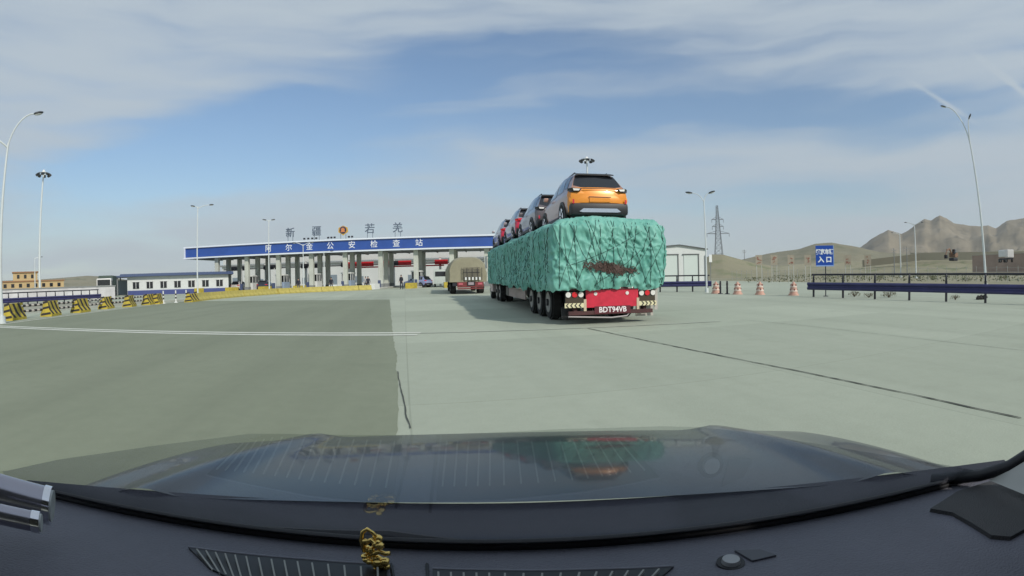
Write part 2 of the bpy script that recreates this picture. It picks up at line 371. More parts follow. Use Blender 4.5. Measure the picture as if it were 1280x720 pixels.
# ------------------------------------------------------------------ vehicles: a car
def car(name, label, paint, loc, rz, side=None, lamp=None, grp=None, white_hatch=None):
    root = empty(name, loc, rz, label, 'car', grp)
    side = side or paint; Ln = 4.4
    # lower body: stations (y, z_bottom, z_top, half width)
    st = [(0.0, .42, .90, .74), (.03, .36, 1.0, .84), (.18, .30, 1.06, .905), (.6, .27, 1.07, .925), (1.3, .25, 1.06, .93), (2.4, .25, 1.03, .93), (3.2, .26, 1.02, .925), (3.7, .28, .96, .91), (4.15, .32, .86, .84), (4.36, .38, .74, .70), (4.42, .44, .62, .55)]
    b = MB(); rows = []
    for (y, zb, zt, w) in st:
        h = zt-zb
        prof = [(.0, zb), (w*.80, zb), (w*.97, zb+.10*h), (w*1.0, zb+.38*h), (w*.985, zb+.62*h), (w*1.0, zb+.74*h), (w*.97, zb+.90*h), (w*.88, zt), (w*.5, zt+.015), (0, zt+.02)]
        rows.append([(-x, y, z) for x, z in prof]+[(x, y, z) for x, z in prof[-2:0:-1]])
    vs = b.grid(rows[2:], close=True); b.b.faces.new(vs[-1])
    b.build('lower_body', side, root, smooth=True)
    b = MB(); vs = b.grid(rows[:3], close=True); b.b.faces.new(vs[0]); b.build('rear_shell', paint, root, smooth=True)
    # painted tail skin (hatch and bumper) standing proud of the body
    b = MB(); rows = []
    for z, w, y in ((.63, .86, -.05), (.72, .875, -.055), (.80, .86, -.04), (.86, .84, -.03), (.98, .83, -.015), (1.08, .80, .03)):
        rows.append([(w*math.sin(a)/math.sin(R(50)) if abs(a) < R(50) else math.copysign(w, a), y+.10*(1-math.cos(a))/(1-math.cos(R(50)))*1.0, z) for a in [R(q) for q in range(-50, 51, 10)]])
    b.grid(rows); o = b.build('tailgate', paint, root, smooth=True)
    q = MB(); q.box((0, -.062, .71), (.62, .012, .12), bevel=.004); q.build('plate_recess', paint, o)
    q = MB(); q.box((0, -.066, .79), (.66, .016, .022)); q.build('handle_bar', BLACK, o)
    # greenhouse
    gh = [(.10, 1.06, .80, .80), (.42, 1.44, .62, .80), (.56, 1.555, .56, .82), (.9, 1.60, .58, .84), (1.6, 1.625, .60, .85), (2.2, 1.59, .60, .85), (2.5, 1.52, .60, .85), (3.35, 1.03, .78, .80)]
    b = MB(); rows = []
    for y, zr, wr, wb in gh:
        zb = 1.0
        rows.append([(-wb, y, zb), (-(wb*.45+wr*.55)-.02, y, zb+(zr-zb)*.6), (-wr, y, zr-.03*(zr-1)), (-wr*.6, y, zr), (0, y, zr+.012), (wr*.6, y, zr), (wr, y, zr-.03*(zr-1)), ((wb*.45+wr*.55)+.02, y, zb+(zr-zb)*.6), (wb, y, zb)])
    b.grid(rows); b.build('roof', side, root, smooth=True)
    # windows
    def gpt(y, f, s, off=.008):
        for (a, c) in zip(gh, gh[1:]):
            if a[0] <= y <= c[0]:
                t = (y-a[0])/(c[0]-a[0]); zr, wr, wb = (a[i]*(1-t)+c[i]*t for i in (1, 2, 3)); break
        zb = 1.0; mid = (wb*.45+wr*.55)+.02
        if f < .6: x = wb+(mid-wb)*f/.6
        else: x = mid+(wr-mid)*(f-.6)/.4
        return (s*(x+off), y, zb+(zr-zb)*f)
    for s in (-1, 1):
        for (y0, y1, t0) in ((.62, .98, .25), (1.05, 1.85, .16), (1.93, 2.9, .13)):
            b = MB(); n = 6; rows = []
            for i in range(n+1):
                y = y0+(y1-y0)*i/n; top = .90 if y < 2.45 else .86
                rows.append([gpt(y, t0+(top-t0)*k/5, s) for k in range(6)])
            b.grid(rows); b.build('side_window', GLASSD, root, smooth=True)
    b = MB(); b.grid([[(-.74, .135, 1.09), (0, .115, 1.10), (.74, .135, 1.09)], [(-.67, .285, 1.30), (0, .275, 1.315), (.67, .285, 1.30)], [(-.58, .42, 1.48), (0, .40, 1.50), (.58, .42, 1.48)]])
    b.build('rear_window', GLASSD, root, smooth=True)
    b = MB(); b.grid([[(-.64, 3.22, 1.13), (0, 3.27, 1.13), (.64, 3.22, 1.13)], [(-.55, 2.58, 1.50), (0, 2.6, 1.52), (.55, 2.58, 1.50)]])
    b.build('windscreen', GLASSD, root)
    b = MB(); b.prism([(-.58, .34, 1.50), (.58, .34, 1.50), (.56, .62, 1.575), (-.56, .62, 1.575)], (0, 0, .035)); b.build('spoiler', BLACK, root)
    # lamps
    for s in (-1, 1):
        b = MB(); b.prism([(s*.50, -.045, 1.03), (s*.80, .02, 1.06), (s*.90, .14, 1.05), (s*.905, .16, .99), (s*.84, .03, .93), (s*.62, -.05, .94)], (0, -.018, .0))
        o = b.build('tail_lamp', lamp or GLASSD, root)
        q = MB(); q.prism([(s*.58, -.070, 1.02), (s*.78, -.022, 1.04), (s*.76, -.035, .975), (s*.62, -.074, .965)], (0, -.006, 0)); q.build('lens', WLENS if lamp is None else REDL, o)
        b = MB(); b.box((s*.78, -.055, .66), (.045, .02, .12), rot=Matrix.Rotation(s*R(12), 4, 'Z')); b.build('reflector', RED if lamp is None else REDL, root)
    b = MB(); b.box((0, -.052, 1.035), (1.0, .012, .02)); b.build('lamp_bar', BLACK, root)
    # bumper
    b = MB(); b.box((0, .09, .45), (1.74, .30, .36), bevel=.10); b.build('rear_bumper', BLACK, root, smooth=True)
    b = MB(); b.prism([(-.62, -.078, .37), (-.50, -.078, .46), (.50, -.078, .46), (.62, -.078, .37), (.52, -.078, .35), (-.52, -.078, .35)], (0, .02, 0)); b.build('skid_plate', CHROME, root)
    b = MB(); b.box((0, 2.2, .28), (1.55, 3.8, .14)); b.build('underbody', BLACK, root)
    # wheels
    for s in (-1, 1):
        for y in (.80, 3.45):
            b = MB(); b.cyl((s*.875, y, .34), (s*.938, y, .34), .42, seg=28); b.build('wheel_arch', BLACK, root)
            w = MB(); w.cyl((s*.70, y, .335), (s*.945, y, .335), .335, seg=28); o = w.build('wheel', RUBBER, root, smooth=True)
            w = MB(); w.cyl((s*.93, y, .335), (s*.953, y, .335), .225, seg=24); w.build('rim', CHROME, o)
            w = MB()
            for k in range(5):
                a = k*2*math.pi/5; w.box((s*.956, y+.11*math.cos(a), .335+.11*math.sin(a)), (.01, .22, .035), rot=Matrix.Rotation(a, 4, 'X'))
            w.build('spokes', BLACK, o)
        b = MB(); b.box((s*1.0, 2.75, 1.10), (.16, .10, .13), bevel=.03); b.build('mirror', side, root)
        b = MB(); b.box((s*.925, 2.1, .30), (.03, 2.2, .10)); b.build('sill_trim', BLACK, root)
    b = MB()
    for s in (-1, 1): b.box((s*.50, 1.5, 1.645), (.03, 1.5, .025))
    build_each(b, 'roof_rail', BLACK, root)
    return root

# ------------------------------------------------------------------ main truck
TH = R(8.4)
T0 = ground(757, 404) + Vector((0, 0, 0)); T0 = Vector((2.53, 12.95, 0))
def wheel(parent, x, y, r=.5, w=.26, name='wheel', side=-1):
    b = MB(); b.cyl((x-w/2, y, r), (x+w/2, y, r), r, seg=32); bmesh.ops.bevel(b.b, geom=[e for e in b.b.edges if len(e.link_faces) == 2 and abs(e.calc_face_angle(0)) > 1], offset=.05, segments=2, affect='EDGES')
    o = b.build(name, RUBBER, parent, smooth=True)
    q = MB(); xx = x+side*w/2
    q.cyl((xx-side*.10, y, r), (xx+side*.012, y, r), r*.58, seg=24); q.build('rim', mat('rim_steel', (.32, .31, .30), .5, .5, var=.25, vscale=9), o, smooth=True)
    q = MB(); q.cyl((xx+side*.0, y, r), (xx+side*.06, y, r), r*.2, seg=14); q.build('hub', DARKM, o)
    return o
tr = empty('car_transporter_truck', T0, TH, 'long articulated truck with red tail panel and chevron strips, green tarp load on its bed', 'truck')
b = MB()
for s in (-.45, .45): b.box((s, 7.8, .86), (.16, 15.2, .28))
for k in range(12): b.box((0, .5+k*1.2, .90), (2.4, .10, .12))
b.build('chassis', DARKM, tr)
b = MB(); b.box((0, 7.8, 1.02), (2.5, 15.5, .09)); b.build('deck', RUST, tr)
SIDEM = mat('side_rail_faded', (.42, .33, .30), .6, var=.25, vscale=2, stretch=(1, .3, 2))
for s in (-1, 1):
    b = MB(); b.box((s*1.235, 7.8, .96), (.05, 15.5, .16)); b.build('side_rail', RUST, tr)
    b = MB(); b.box((s*1.18, 8.0, .60), (.05, 4.2, .38)); b.build('side_guard', SIDEM, tr)
    b = MB(); b.box((s*1.0, 10.6, .60), (.42, .9, .42), bevel=.03); b.build('tool_box', DARKM, tr)
# tail
b = MB(); b.box((.02, -.05, .665), (1.42, .05, .46)); tp = b.build('tail_panel', RED, tr)
b = MB()
for s in (-.44, .42): b.cyl((s, -.075, .78), (s, -.09, .78), .045, seg=16)
build_each(b, 'marker_lamp', WLENS, tp)
b = MB(); b.box((.02, -.078, .905), (2.3, .05, .05)); b.build('tail_beam', mat('dark_brown_steel', (.07, .025, .025), .7, var=.3), tr)
for x in (-.46, .06, .18, .50):
    b = MB(); b.box((x, -.11, .92), (.14 if abs(x) > .3 else .09, .03, .04), bevel=.008); b.build('top_lamp', WLENS, tr)
for s in (-1, 1):
    b = MB(); b.box((s*.99, -.03, .66), (.46, .06, .36)); lb = b.build('lamp_panel', mat('lamp_panel_dark', (.05, .035, .02), .6), tr)
    for k, mm in ((0, WLENS), (1, REDL), (2, WLENS)):
        x = s*.99+(k-1)*.165
        q = MB(); q.cyl((x, -.055, .77), (x, -.085, .77), .068, seg=20); lp = q.build('lamp', mm, lb)
        q = MB(); q.cyl((x, -.05, .77), (x, -.075, .77), .078, seg=20); q.build('lamp_rim', DARKM, lp)
    b = MB(); b.box((s*1.0, -.075, .50), (.50, .02, .115)); ch = b.build('chevron_strip', mat('chevron_cream', (.72, .66, .42), .5), tr)
    q = MB()
    for k in range(4):
        x0 = s*1.0+s*(-.19+k*.11)
        q.prism([(x0, -.088, .445), (x0+s*.05, -.088, .50), (x0, -.088, .555), (x0+s*.035, -.088, .555), (x0+s*.085, -.088, .50), (x0+s*.035, -.088, .445)], (0, -.004, 0))
    q.build('chevrons', BLK, ch)
    b = MB(); b.box((s*.72, -.07, .50), (.07, .03, .30)); b.build('bracket', mat('bracket_buff', (.55, .45, .32), .6), tr)
    b = MB(); b.box((s*1.02, .2, .30), (.5, .03, .30)); b.build('mud_flap', BLACK if s < 0 else mat('mudflap_pale', (.45, .42, .38), .7, var=.15), tr)
b = MB(); b.box((1.26, -.02, .60), (.10, .02, .56)); b.box((1.22, .02, .86), (.16, .03, .06)); b.build('side_flap', mat('mudflap_pale', (.45, .42, .38), .7), tr)
b = MB(); b.box((0, -.03, .30), (2.3, .08, .10), bevel=.01); b.box((-.95, .1, .42), (.08, .2, .2)); b.box((.95, .1, .42), (.08, .2, .2)); b.build('underrun_bar', mat('dark_brown_steel', (.07, .025, .025), .7, var=.3), tr)
b = MB(); b.box((.02, -.074, .365), (.98, .012, .19)); pl = b.build('number_board', mat('plate_dark', (.10, .012, .02), .6), tr)
text('plate_letters', 'BDT94VB', .195, mat('plate_white', (.82, .76, .76), .5), pl, (.02, -.083, .365), (R(90), 0, 0), depth=.003, sx=.95, bold=.004)
b = MB(); b.tube([(-1.15, -.03, .22), (-.8, -.03, .20), (0, -.04, .16), (.42, -.04, .19), (.52, -.04, .30)], .02); b.build('hose', mat('hose_grey', (.35, .32, .32), .5), tr)
b = MB(); b.box((-1.12, .35, .30), (.16, .3, .22), bevel=.02); b.build('air_tank', STEEL, tr)
for y in (1.9, 3.2, 4.5):
    for s in (-1, 1):
        wheel(tr, s*1.08, y, .50, .30, side=s); wheel(tr, s*.74, y, .50, .28, side=s)
    b = MB(); b.cyl((-1.0, y, .5), (1.0, y, .5), .09); b.build('axle', DARKM, tr)
b = MB(); 
for s in (-1, 1): b.box((s*1.08, 3.2, 1.03-.0), (.32, 3.9, .03))
b.build('mudguard', BLACK, tr)
# tractor
for y in (13.4, 14.7):
    for s in (-1, 1): wheel(tr, s*1.06, y, .52, .30, side=s); wheel(tr, s*.72, y, .52, .28, side=s)
for s in (-1, 1): wheel(tr, s*1.08, 17.4, .52, .30, side=s)
CABW = mat('cab_white', (.68, .66, .64), .35, coat=.4, var=.04)
b = MB(); b.box((0, 17.3, 1.70), (2.48, 2.1, 1.9), bevel=.12); cb = b.build('cab', CABW, tr, smooth=True)
b = MB(); b.box((0, 18.37, 2.05), (2.1, .03, .8)); b.build('windscreen', GLASSD, cb)
for s in (-1, 1):
    q = MB(); q.box((s*1.245, 17.5, 2.05), (.02, .9, .7)); q.build('cab_window', GLASSD, cb)
    q = MB(); q.box((s*1.42, 18.2, 2.15), (.10, .12, .72), bevel=.03); q.box((s*1.33, 18.2, 2.5), (.2, .04, .04)); q.build('cab_mirror', CABW, tr)
    q = MB(); q.box((s*1.2, 16.1, .78), (.30, 1.1, .65), bevel=.04); q.build('side_tank', mat('tank_pale', (.62, .52, .50), .4, .3), tr)
b = MB(); b.box((0, 15.4, .85), (.9, 5.2, .25)); b.build('tractor_frame', DARKM, tr)
b = MB()
for s in (-1, 1): b.box((s*.95, 17.2, 2.74), (.14, 3.8, .12))
for k in range(4): b.box((0, 15.5+k*1.15, 2.74), (2.0, .12, .08))
b.build('cab_rack', RED, tr)

# ------------------------------------------------------------------ tarped load
LX, LY, LZ0, LZ1 = 1.53, 15.9, .93, 2.66
ld = empty('tarped_load', T0, TH, 'green crumpled tarpaulin over a long load, laced with black cord, on the truck bed', 'load')
def tsurf(p, n):
    """p on the outer box, n its outward normal -> crumpled tarpaulin surface"""
    r = .32
    c = Vector((LX, LY/2, (LZ1-LZ0)/2)); ctr = Vector((0, LY/2-.15, (LZ0+LZ1)/2))
    q = p-ctr; inner = Vector((max(-c.x+r, min(c.x-r, q.x)), max(-c.y+r, min(c.y-r, q.y)), max(-c.z+r*.6, min(c.z-r, q.z))))
    d = q-inner
    nn = d.normalized() if d.length > 1e-5 else n
    base = ctr+inner+nn*r
    w = Vector((base.x*1.15+.25*base.z, base.y*1.15+.35*base.z, base.z*.85))
    w = w+.35*noise.noise_vector(w*1.3)
    dist, _ = noise.voronoi(w*1.55); e1 = dist[1]-dist[0]
    dist2, _ = noise.voronoi(w*4.0+Vector((9, 3, 1))); e2 = dist2[1]-dist2[0]
    rm = noise.ridged_multi_fractal(Vector((w.x*2.2, w.y*2.2, w.z*1.1)), 1.0, 2.1, 4, 1.0, 2.0)
    dist3, _ = noise.voronoi(Vector((w.x*5.5, w.y*5.5, w.z*3.2))+.4*noise.noise_vector(w*5)); e3 = dist3[1]-dist3[0]
    amp = .05*(1-min(1, e1*1.5))**1.4+.065*(1-min(1, e2*1.6))**1.4+.04*(1-min(1, e3*1.6))**1.3+.06*min(1, e1*1.8)+.012*rm+.11*noise.noise(base*.8)
    sag = .0
    if nn.z > .5: amp *= .6; sag = .09*math.exp(-((base.x-.0)**2)*1.2)+.05*noise.noise(base*.5)
    z_up = .03*base.y*.25
    if base.z < LZ0+.35: sag -= (LZ0+.35-base.z)/.35*(.05+.12*noise.noise(Vector((base.x*1.6, base.y*1.1, 4)))+.05*noise.noise(base*5))
    return base+nn*(amp-.07)+Vector((0, 0, sag+(z_up if base.z > 1.9 else z_up*.3)))
b = MB()
def face(o_, ax, ay, nx_, ny_, n):
    rows = []
    for j in range(ny_+1):
        rows.append([tsurf(o_+ax*(i/nx_)+ay*(j/ny_), n) for i in range(nx_+1)])
    b.grid(rows)
X2, Y0_, Y1_, ZB, ZT = LX, -.15, LY-.15, LZ0, LZ1
SX = Vector((2*X2, 0, 0)); SY = Vector((0, Y1_-Y0_, 0)); SZ = Vector((0, 0, ZT-ZB))
face(Vector((-X2, Y0_, ZB)), SX, SZ, 110, 70, Vector((0, -1, 0)))
face(Vector((-X2, Y0_, ZB)), SY, SZ, 360, 56, Vector((-1, 0, 0)))
face(Vector((X2, Y0_, ZB)), SY, SZ, 200, 30, Vector((1, 0, 0)))
face(Vector((-X2, Y0_, ZT)), SX, SY, 60, 260, Vector((0, 0, 1)))
face(Vector((-X2, Y1_, ZB)), SX, SZ, 40, 26, Vector((0, 1, 0)))
bmesh.ops.remove_doubles(b.b, verts=b.b.verts, dist=.0005)
b.build('tarpaulin', TARP, ld, smooth='all')
# cords
b = MB(); random.seed(11)
def cord(fn, n=26, r=.009):
    b.tube([fn(k/(n-1)) for k in range(n)], r*.85, 5)
def on_rear(x0, z0, x1, z1):
    def f(t):
        x = x0+(x1-x0)*t; z = z0+(z1-z0)*t-.08*math.sin(math.pi*t)
        return tsurf(Vector((x, Y0_, z)), Vector((0, -1, 0)))+Vector((0, -.008, 0))
    return f
def on_side(y0, z0, y1, z1, s=-1):
    def f(t):
        return tsurf(Vector((s*X2, y0+(y1-y0)*t, z0+(z1-z0)*t)), Vector((s, 0, 0)))+Vector((s*.008, 0, 0))
    return f
for k in range(9):
    x = -1.35+k*.34; cord(on_rear(x, 2.6, x+random.uniform(-.5, .5), .98)); 
for k in range(6): cord(on_rear(-1.4+k*.45, 1.0+.1*(k%2), -.9+k*.5, 2.6), r=.007); cord(on_rear(1.4-k*.45, 1.0, .9-k*.5, 2.55), r=.007)
for k in range(12):
    y = .2+k*1.25; cord(on_side(y, 2.6, y+1.1, 1.0), r=.007)
for k in range(5): cord(on_rear(random.uniform(-1.3, 1.3), random.uniform(1.8, 2.6), random.uniform(-1.3, 1.3), random.uniform(1., 1.5)), r=.007)
for k in range(30):
    y = .2+k*.52; cord(on_side(y, 2.6, y+random.uniform(-.6, .6), .98), r=.009)
for k in range(14):
    y = random.uniform(.3, 12.5); cord(on_side(y, random.uniform(1.4, 2.2), y+random.uniform(-1.2, 1.2), random.uniform(1.0, 1.6)), r=.008)
for k in range(8):
    y = 1+k*1.6; cord(on_side(y, 2.6, y+random.uniform(-.6, .6), .98, 1), r=.009)
build_each(b, 'lashing_cord', CORD, ld)
b = MB()
for k in range(120):
    cx = random.gauss(-.08, .30); cx = max(-.72, min(.62, cx)); cz = 1.42+.10*random.gauss(0, .5)-.12*cx; a = random.gauss(0, .5)
    l = random.uniform(.1, .35); dx, dz = l*math.cos(a), l*math.sin(a)
    def f(t, cx=cx, cz=cz, dx=dx, dz=dz):
        p = tsurf(Vector((cx+dx*(t-.5), Y0_, cz+dz*(t-.5)+.05*math.sin(6*t))), Vector((0, -1, 0))); return p+Vector((0, -.015-.02*math.sin(math.pi*t), 0))
    b.tube([f(t/5) for t in range(6)], random.uniform(.006, .014), 4)
b.build('torn_netting', mat('torn_brown', (.10, .065, .055), .9, var=.4, vscale=20), ld)

# ------------------------------------------------------------------ cars on the load
ORANGE = mat('orange_paint', (.80, .27, .012), .32, coat=.7, metal=.1)
SHADED_ORANGE = mat('shaded_orange_side', (.36, .20, .15), .3, coat=.6, metal=.2)  # shade on the orange car's sides, put into a browner body colour
GRAPH = mat('graphite_paint', (.13, .11, .12), .3, coat=.7, metal=.3)
SILV = mat('silver_paint', (.33, .28, .30), .3, coat=.7, metal=.4)
REDP = mat('red_car_paint', (.55, .01, .06), .3, coat=.7)
def on_truck(x, y, z): return T0+Matrix.Rotation(TH, 3, 'Z') @ Vector((x, y, z))
car('compact_suv', 'orange suv, sides coloured as in shade, with dark rear glass, rearmost car on top of the green load', ORANGE, on_truck(.22, 1.4, 2.68), TH+R(-1), side=SHADED_ORANGE)
car('compact_suv', 'graphite grey car directly in front of the orange suv on the load', GRAPH, on_truck(.15, 5.9, 2.76), TH, side=GRAPH)
car('compact_suv', 'silver grey car with red tail, third from the back on the load', REDP, on_truck(.1, 10.4, 2.84), TH, side=SILV, lamp=REDL)
car('compact_suv', 'red nosed front car of the row above the truck cab', REDP, on_truck(.0, 14.9, 2.82), TH, side=SILV, lamp=REDL)

# ------------------------------------------------------------------ second truck
T2 = ground(585, 367.5)
t2 = empty('tarp_truck', T2, R(8.5), 'low red tailed truck under a rounded beige tarpaulin queuing ahead at the gate', 'truck')
d2 = T2.length; k2 = d2/36.0
b = MB(); b.box((0, 5.5, .75), (2.3, 11, .25)); b.build('chassis', DARKM, t2)
b = MB(); b.box((.2, -.04, .72), (2.05, .06, .42)); tp = b.build('tail_panel', RUST, t2)
for x in (-.55, .95):
    q = MB(); q.box((x, -.08, .78), (.34, .03, .16), bevel=.01); q.build('tail_lamp', mat('pink_lens', (.5, .12, .15), .3), t2)
q = MB(); q.box((.25, -.09, .80), (.42, .02, .20)); q.build('number_plate', mat('plate_grey', (.35, .3, .33), .5), tp)
q = MB(); q.box((.25, -.085, .80), (.62, .015, .34)); q.build('plate_frame', BLACK, tp)
b = MB(); b.box((.2, -.05, .42), (2.0, .07, .10)); b.build('underrun_bar', RUST, t2)
for s in (-1, 1):
    for y in (1.2, 2.5, 9.6): wheel(t2, s*1.1, y, .48, .45, side=s)
b = MB(); rows = []
BT = mat('beige_tarp', (.28, .26, .18), .75, var=.14, vscale=1.2, bump=.5, bscale=7)
for i in range(45):
    y = i*.25-.05; row = []
    for j in range(33):
        a = math.pi*j/32; x = -1.52*math.copysign(abs(math.cos(a))**.62, math.cos(a)); z = 1.15+1.72*math.sin(a)**.62 if 0 < j < 32 else .95
        e = .55 if i == 0 else (.82 if i == 1 else (.96 if i == 2 else 1.0))
        q = Vector((x, y, z)); n = .07*noise.fractal(q*1.7, 1, 2, 3)
        row.append((x*(e*.2+.8)+n, y, .95+(z-.95)*(e*.15+.85)+n))
    rows.append(row)
vs = b.grid(rows); b.b.faces.new(vs[0]); b.b.faces.new(vs[-1]); b.build('tarpaulin', BT, t2, smooth=True)
b = MB()
for x in (-.35, .05, .45, .85, 1.2): b.box((x-.1, -.16, 1.55), (.03, .03, .95))
for z in (1.25, 1.65, 2.0): b.box((.3, -.16, z), (1.3, .03, .03))
b.build('rear_rack', DARKM, t2)
b = MB()
b.box((.3, -.12, 1.5), (1.25, .05, .85)); b.build('rack_board', mat('rack_board', (.13, .12, .09), .8, var=.3), t2)
for k in range(5):
    b = MB(); b.box((-.15+k*.27, -.2, 1.18), (.13, .03, .22), bevel=.01); b.build('white_jug', WHITE, t2)
b = MB(); b.box((0, 12.2, 1.7), (2.4, 1.9, 2.0), bevel=.1); b.build('cab', mat('cab_red', (.45, .03, .03), .4, coat=.4), t2, smooth=True)

# ------------------------------------------------------------------ toll / checkpoint canopy
CT = R(2.0); C0 = Vector((0, 72.5, 0))
cn_ = empty('checkpoint_canopy', C0, CT, 'long blue fronted checkpoint canopy on pale columns across the road', 'canopy')
def cl(px):
    t = math.tan((px-640)/640.0); return t*72.5/(math.cos(CT)-t*math.sin(CT))
XL, XR = cl(234), 13.0; ZB_, ZT_ = 5.5, 7.2
b = MB(); b.box(((XL+XR)/2, -.1, (ZB_+ZT_)/2), (XR-XL, .5, ZT_-ZB_-.3)); b.build('fascia', BLUEF, cn_)
b = MB(); b.box((XL+.1, 5.2, (ZB_+ZT_)/2), (.4, 10.0, ZT_-ZB_-.3)); b.build('side_fascia', BLUEF, cn_)
for z in (ZB_, ZT_):
    b = MB(); b.box(((XL+XR)/2, -.2, z), (XR-XL+.5, .8, .2)); b.box((XL+.0, 5.3, z), (.7, 10.2, .2)); b.build('trim_band', TRIMW, cn_)
b = MB(); b.box((XL-.05, -.25, (ZB_+ZT_)/2), (.14, .7, ZT_-ZB_-.2)); b.build('corner_trim', TRIMW, cn_)
b = MB(); b.box(((XL+XR)/2, 5.1, ZT_-.3), (XR-XL-.6, 9.5, .25)); b.box(((XL+XR)/2, 5.1, ZB_+.05), (XR-XL-.6, 9.5, .12)); b.build('roof_slab', mat('soffit', (.30, .31, .32), .7, var=.1), cn_)
b = MB()
for k in range(28): b.box((XL+1.5+k*2.3, 5.0, ZB_-.08), (.12, 9.2, .14))
build_each(b, 'soffit_rib', GREYD, cn_)
COLM = mat('column_paint', (.50, .52, .46), .7, var=.12, vscale=.6)
for px in (270, 307.5, 347, 388.5, 431, 475.6, 520, 565, 609, 655):
    for dy in (.6, 4.4, 8.4):
        b = MB(); b.box((cl(px), dy, ZB_/2), (.66, .66, ZB_-.02), bevel=.03); c = b.build('column', COLM, cn_)
        q = MB(); q.box((cl(px), dy, .35), (.76, .76, .7)); q.build('column_guard', GREYD, c)
# letters
LW = mat('letter_white', (.85, .88, .9), .5)
for ch, px in zip('阿尔金公安检查站', (337.5, 363, 388.7, 414.7, 441.6, 469.2, 497, 525.3)):
    text('fascia_letter', ch, 1.12, LW, cn_, (cl(px), -.36, (ZB_+ZT_)/2-.02), (R(90), 0, 0), depth=.03, bold=.0)
rs = mat('roof_letter_grey', (.10, .13, .18), .5)
for ch, px, zz in zip('新疆若羌', (363, 396, 463, 498), (8.55, 8.6, 8.6, 8.6)):
    sg = text('roof_letter', ch, 1.55, rs, cn_, (cl(px), .2, zz), (R(90), 0, 0), depth=.06, bold=.012)
    q = MB()
    for s in (-.4, .4): q.box((cl(px)+s, .3, 7.75), (.06, .06, .8))
    build_each(q, 'letter_stand', rs, cn_)
px = 429.5
GOLD = mat('emblem_gold', (.72, .42, .08), .4, .3)
b = MB(); x = cl(px)
b.prism([(x-.75, .15, 8.35), (x-.7, .15, 9.0), (x, .15, 9.3), (x+.7, .15, 9.0), (x+.75, .15, 8.35), (x+.3, .15, 8.1), (x, .15, 7.85), (x-.3, .15, 8.1)], (0, .12, 0)); e = b.build('emblem', GOLD, cn_)
b = MB(); b.cyl((x, .13, 8.65), (x, .05, 8.65), .52, seg=24); b.build('emblem_disc', mat('emblem_blue', (.02, .03, .08), .5), e)
b = MB(); b.cyl((x, .04, 8.68), (x, .01, 8.68), .3, seg=24); b.box((x, .03, 8.4), (.7, .03, .12)); b.build('emblem_centre', mat('emblem_inner', (.6, .22, .08), .5), e)
b = MB()
for s in (-.4, .4): b.box((x+s, .3, 7.7), (.06, .06, .8))
build_each(b, 'letter_stand', rs, cn_)
for px in (381, 386, 391, 396, 411, 415, 419, 437, 441):
    b = MB(); b.box((cl(px), .1, 7.62), (.3, .15, .25)); b.build('roof_lamp', DARKM, cn_)

# booths, islands, lane things under the canopy
isl_m = mat('island_concrete', (.5, .5, .46), .8, var=.1)
for i, px in enumerate((270, 307.5, 347, 388.5, 431, 475.6, 520, 565)):
    p = C0+Matrix.Rotation(CT, 3, 'Z') @ Vector((cl(px), 5.5, 0))
    isl = empty('toll_island', p, CT, 'raised pale kerbed lane island number %d from the left under the canopy' % (i+1), 'island', 'lane islands under the canopy')
    isl['label'] = 'low pale kerbed lane island between two canopy lanes'
    b = MB(); b.box((0, 0, .1), (1.7, 19, .2), bevel=.05); b.build('kerb_slab', isl_m, isl)
    b = MB(); b.prism([(-.55, -11.2, 0), (.55, -11.2, 0), (.8, -9.45, 0), (-.8, -9.45, 0)], (0, 0, .75)); b.build('island_nose', [YEL, WHITE][i in (4, 5)], isl)
    if i in (1, 2, 3, 4, 6):
        bt = empty('toll_booth', p+Vector((0, -3.1, .2)), CT, 'small white and blue glazed toll booth standing on its lane island', 'booth', 'toll booths under the canopy')
        b = MB(); b.box((0, 0, .55), (1.4, 2.3, 1.1)); b.build('booth_base', [mat('booth_blue', (.30, .38, .50), .5), WHITE][i % 2], bt)
        b = MB(); b.box((0, 0, 1.6), (1.36, 2.26, .98)); b.build('booth_glass', GLASSD, bt)
        b = MB(); b.box((0, 0, 2.18), (1.6, 2.6, .18)); b.build('booth_roof', WHITE, bt)
        for sx in (-.68, .68):
            for sy in (-1.13, 0, 1.13):
                b = MB(); b.box((sx, sy, 1.6), (.07, .07, 1.0)); b.build('window_post', WHITE, bt)
    g = empty('boom_gate', p+Vector((.6, -7.6, .2)), CT, 'dark gate post with a raised striped arm at a lane island', 'gate', 'boom gates under the canopy')
    b = MB(); b.box((0, 0, .5), (.35, .35, 1.0), bevel=.02); b.build('post', mat('gate_blue', (.06, .08, .16), .5), g)
    b = MB(); b.cyl((0, 0, .9), (.15, 0, 3.2), .04); b.build('arm', mat('gate_arm', (.6, .58, .56), .5), g)

# gantry with red lane signs behind the columns
gn = empty('height_gantry', C0+Vector((0, 13.5, 0)), CT, 'white beam gantry with red lane plates behind the canopy columns', 'gantry')
b = MB(); b.box((-20, 0, 5.2), (66, .5, .9)); b.build('beam', mat('gantry_white', (.66, .67, .66), .5, var=.05), gn)
b = MB(); b.box((-20, 0, 3.9), (66, .3, .28)); b.build('lower_beam', GREYD, gn)
for k in range(9):
    b = MB(); b.box((-52+k*8, 0, 2.4), (.35, .35, 4.8)); b.build('gantry_post', WHITE, gn)
gr = mat('lane_sign_red', (.60, .01, .02), .5)
for px in (443, 462, 486, 508, 553):
    x = math.tan((px-640)/640.0)*86
    b = MB(); b.box((x, -.35, 4.0), (2.2, .2, .8)); b.build('lane_plate', gr, gn)
b = MB(); b.box((math.tan((495-640)/640.0)*86, -.25, 3.45), (17, .08, .22)); b.build('red_edge', gr, gn)
for k in range(5):
    b = MB(); b.box((-50+k*7.5, -.3, 4.0), (3.6, .2, .8)); b.build('dark_plate', DARKM, gn)
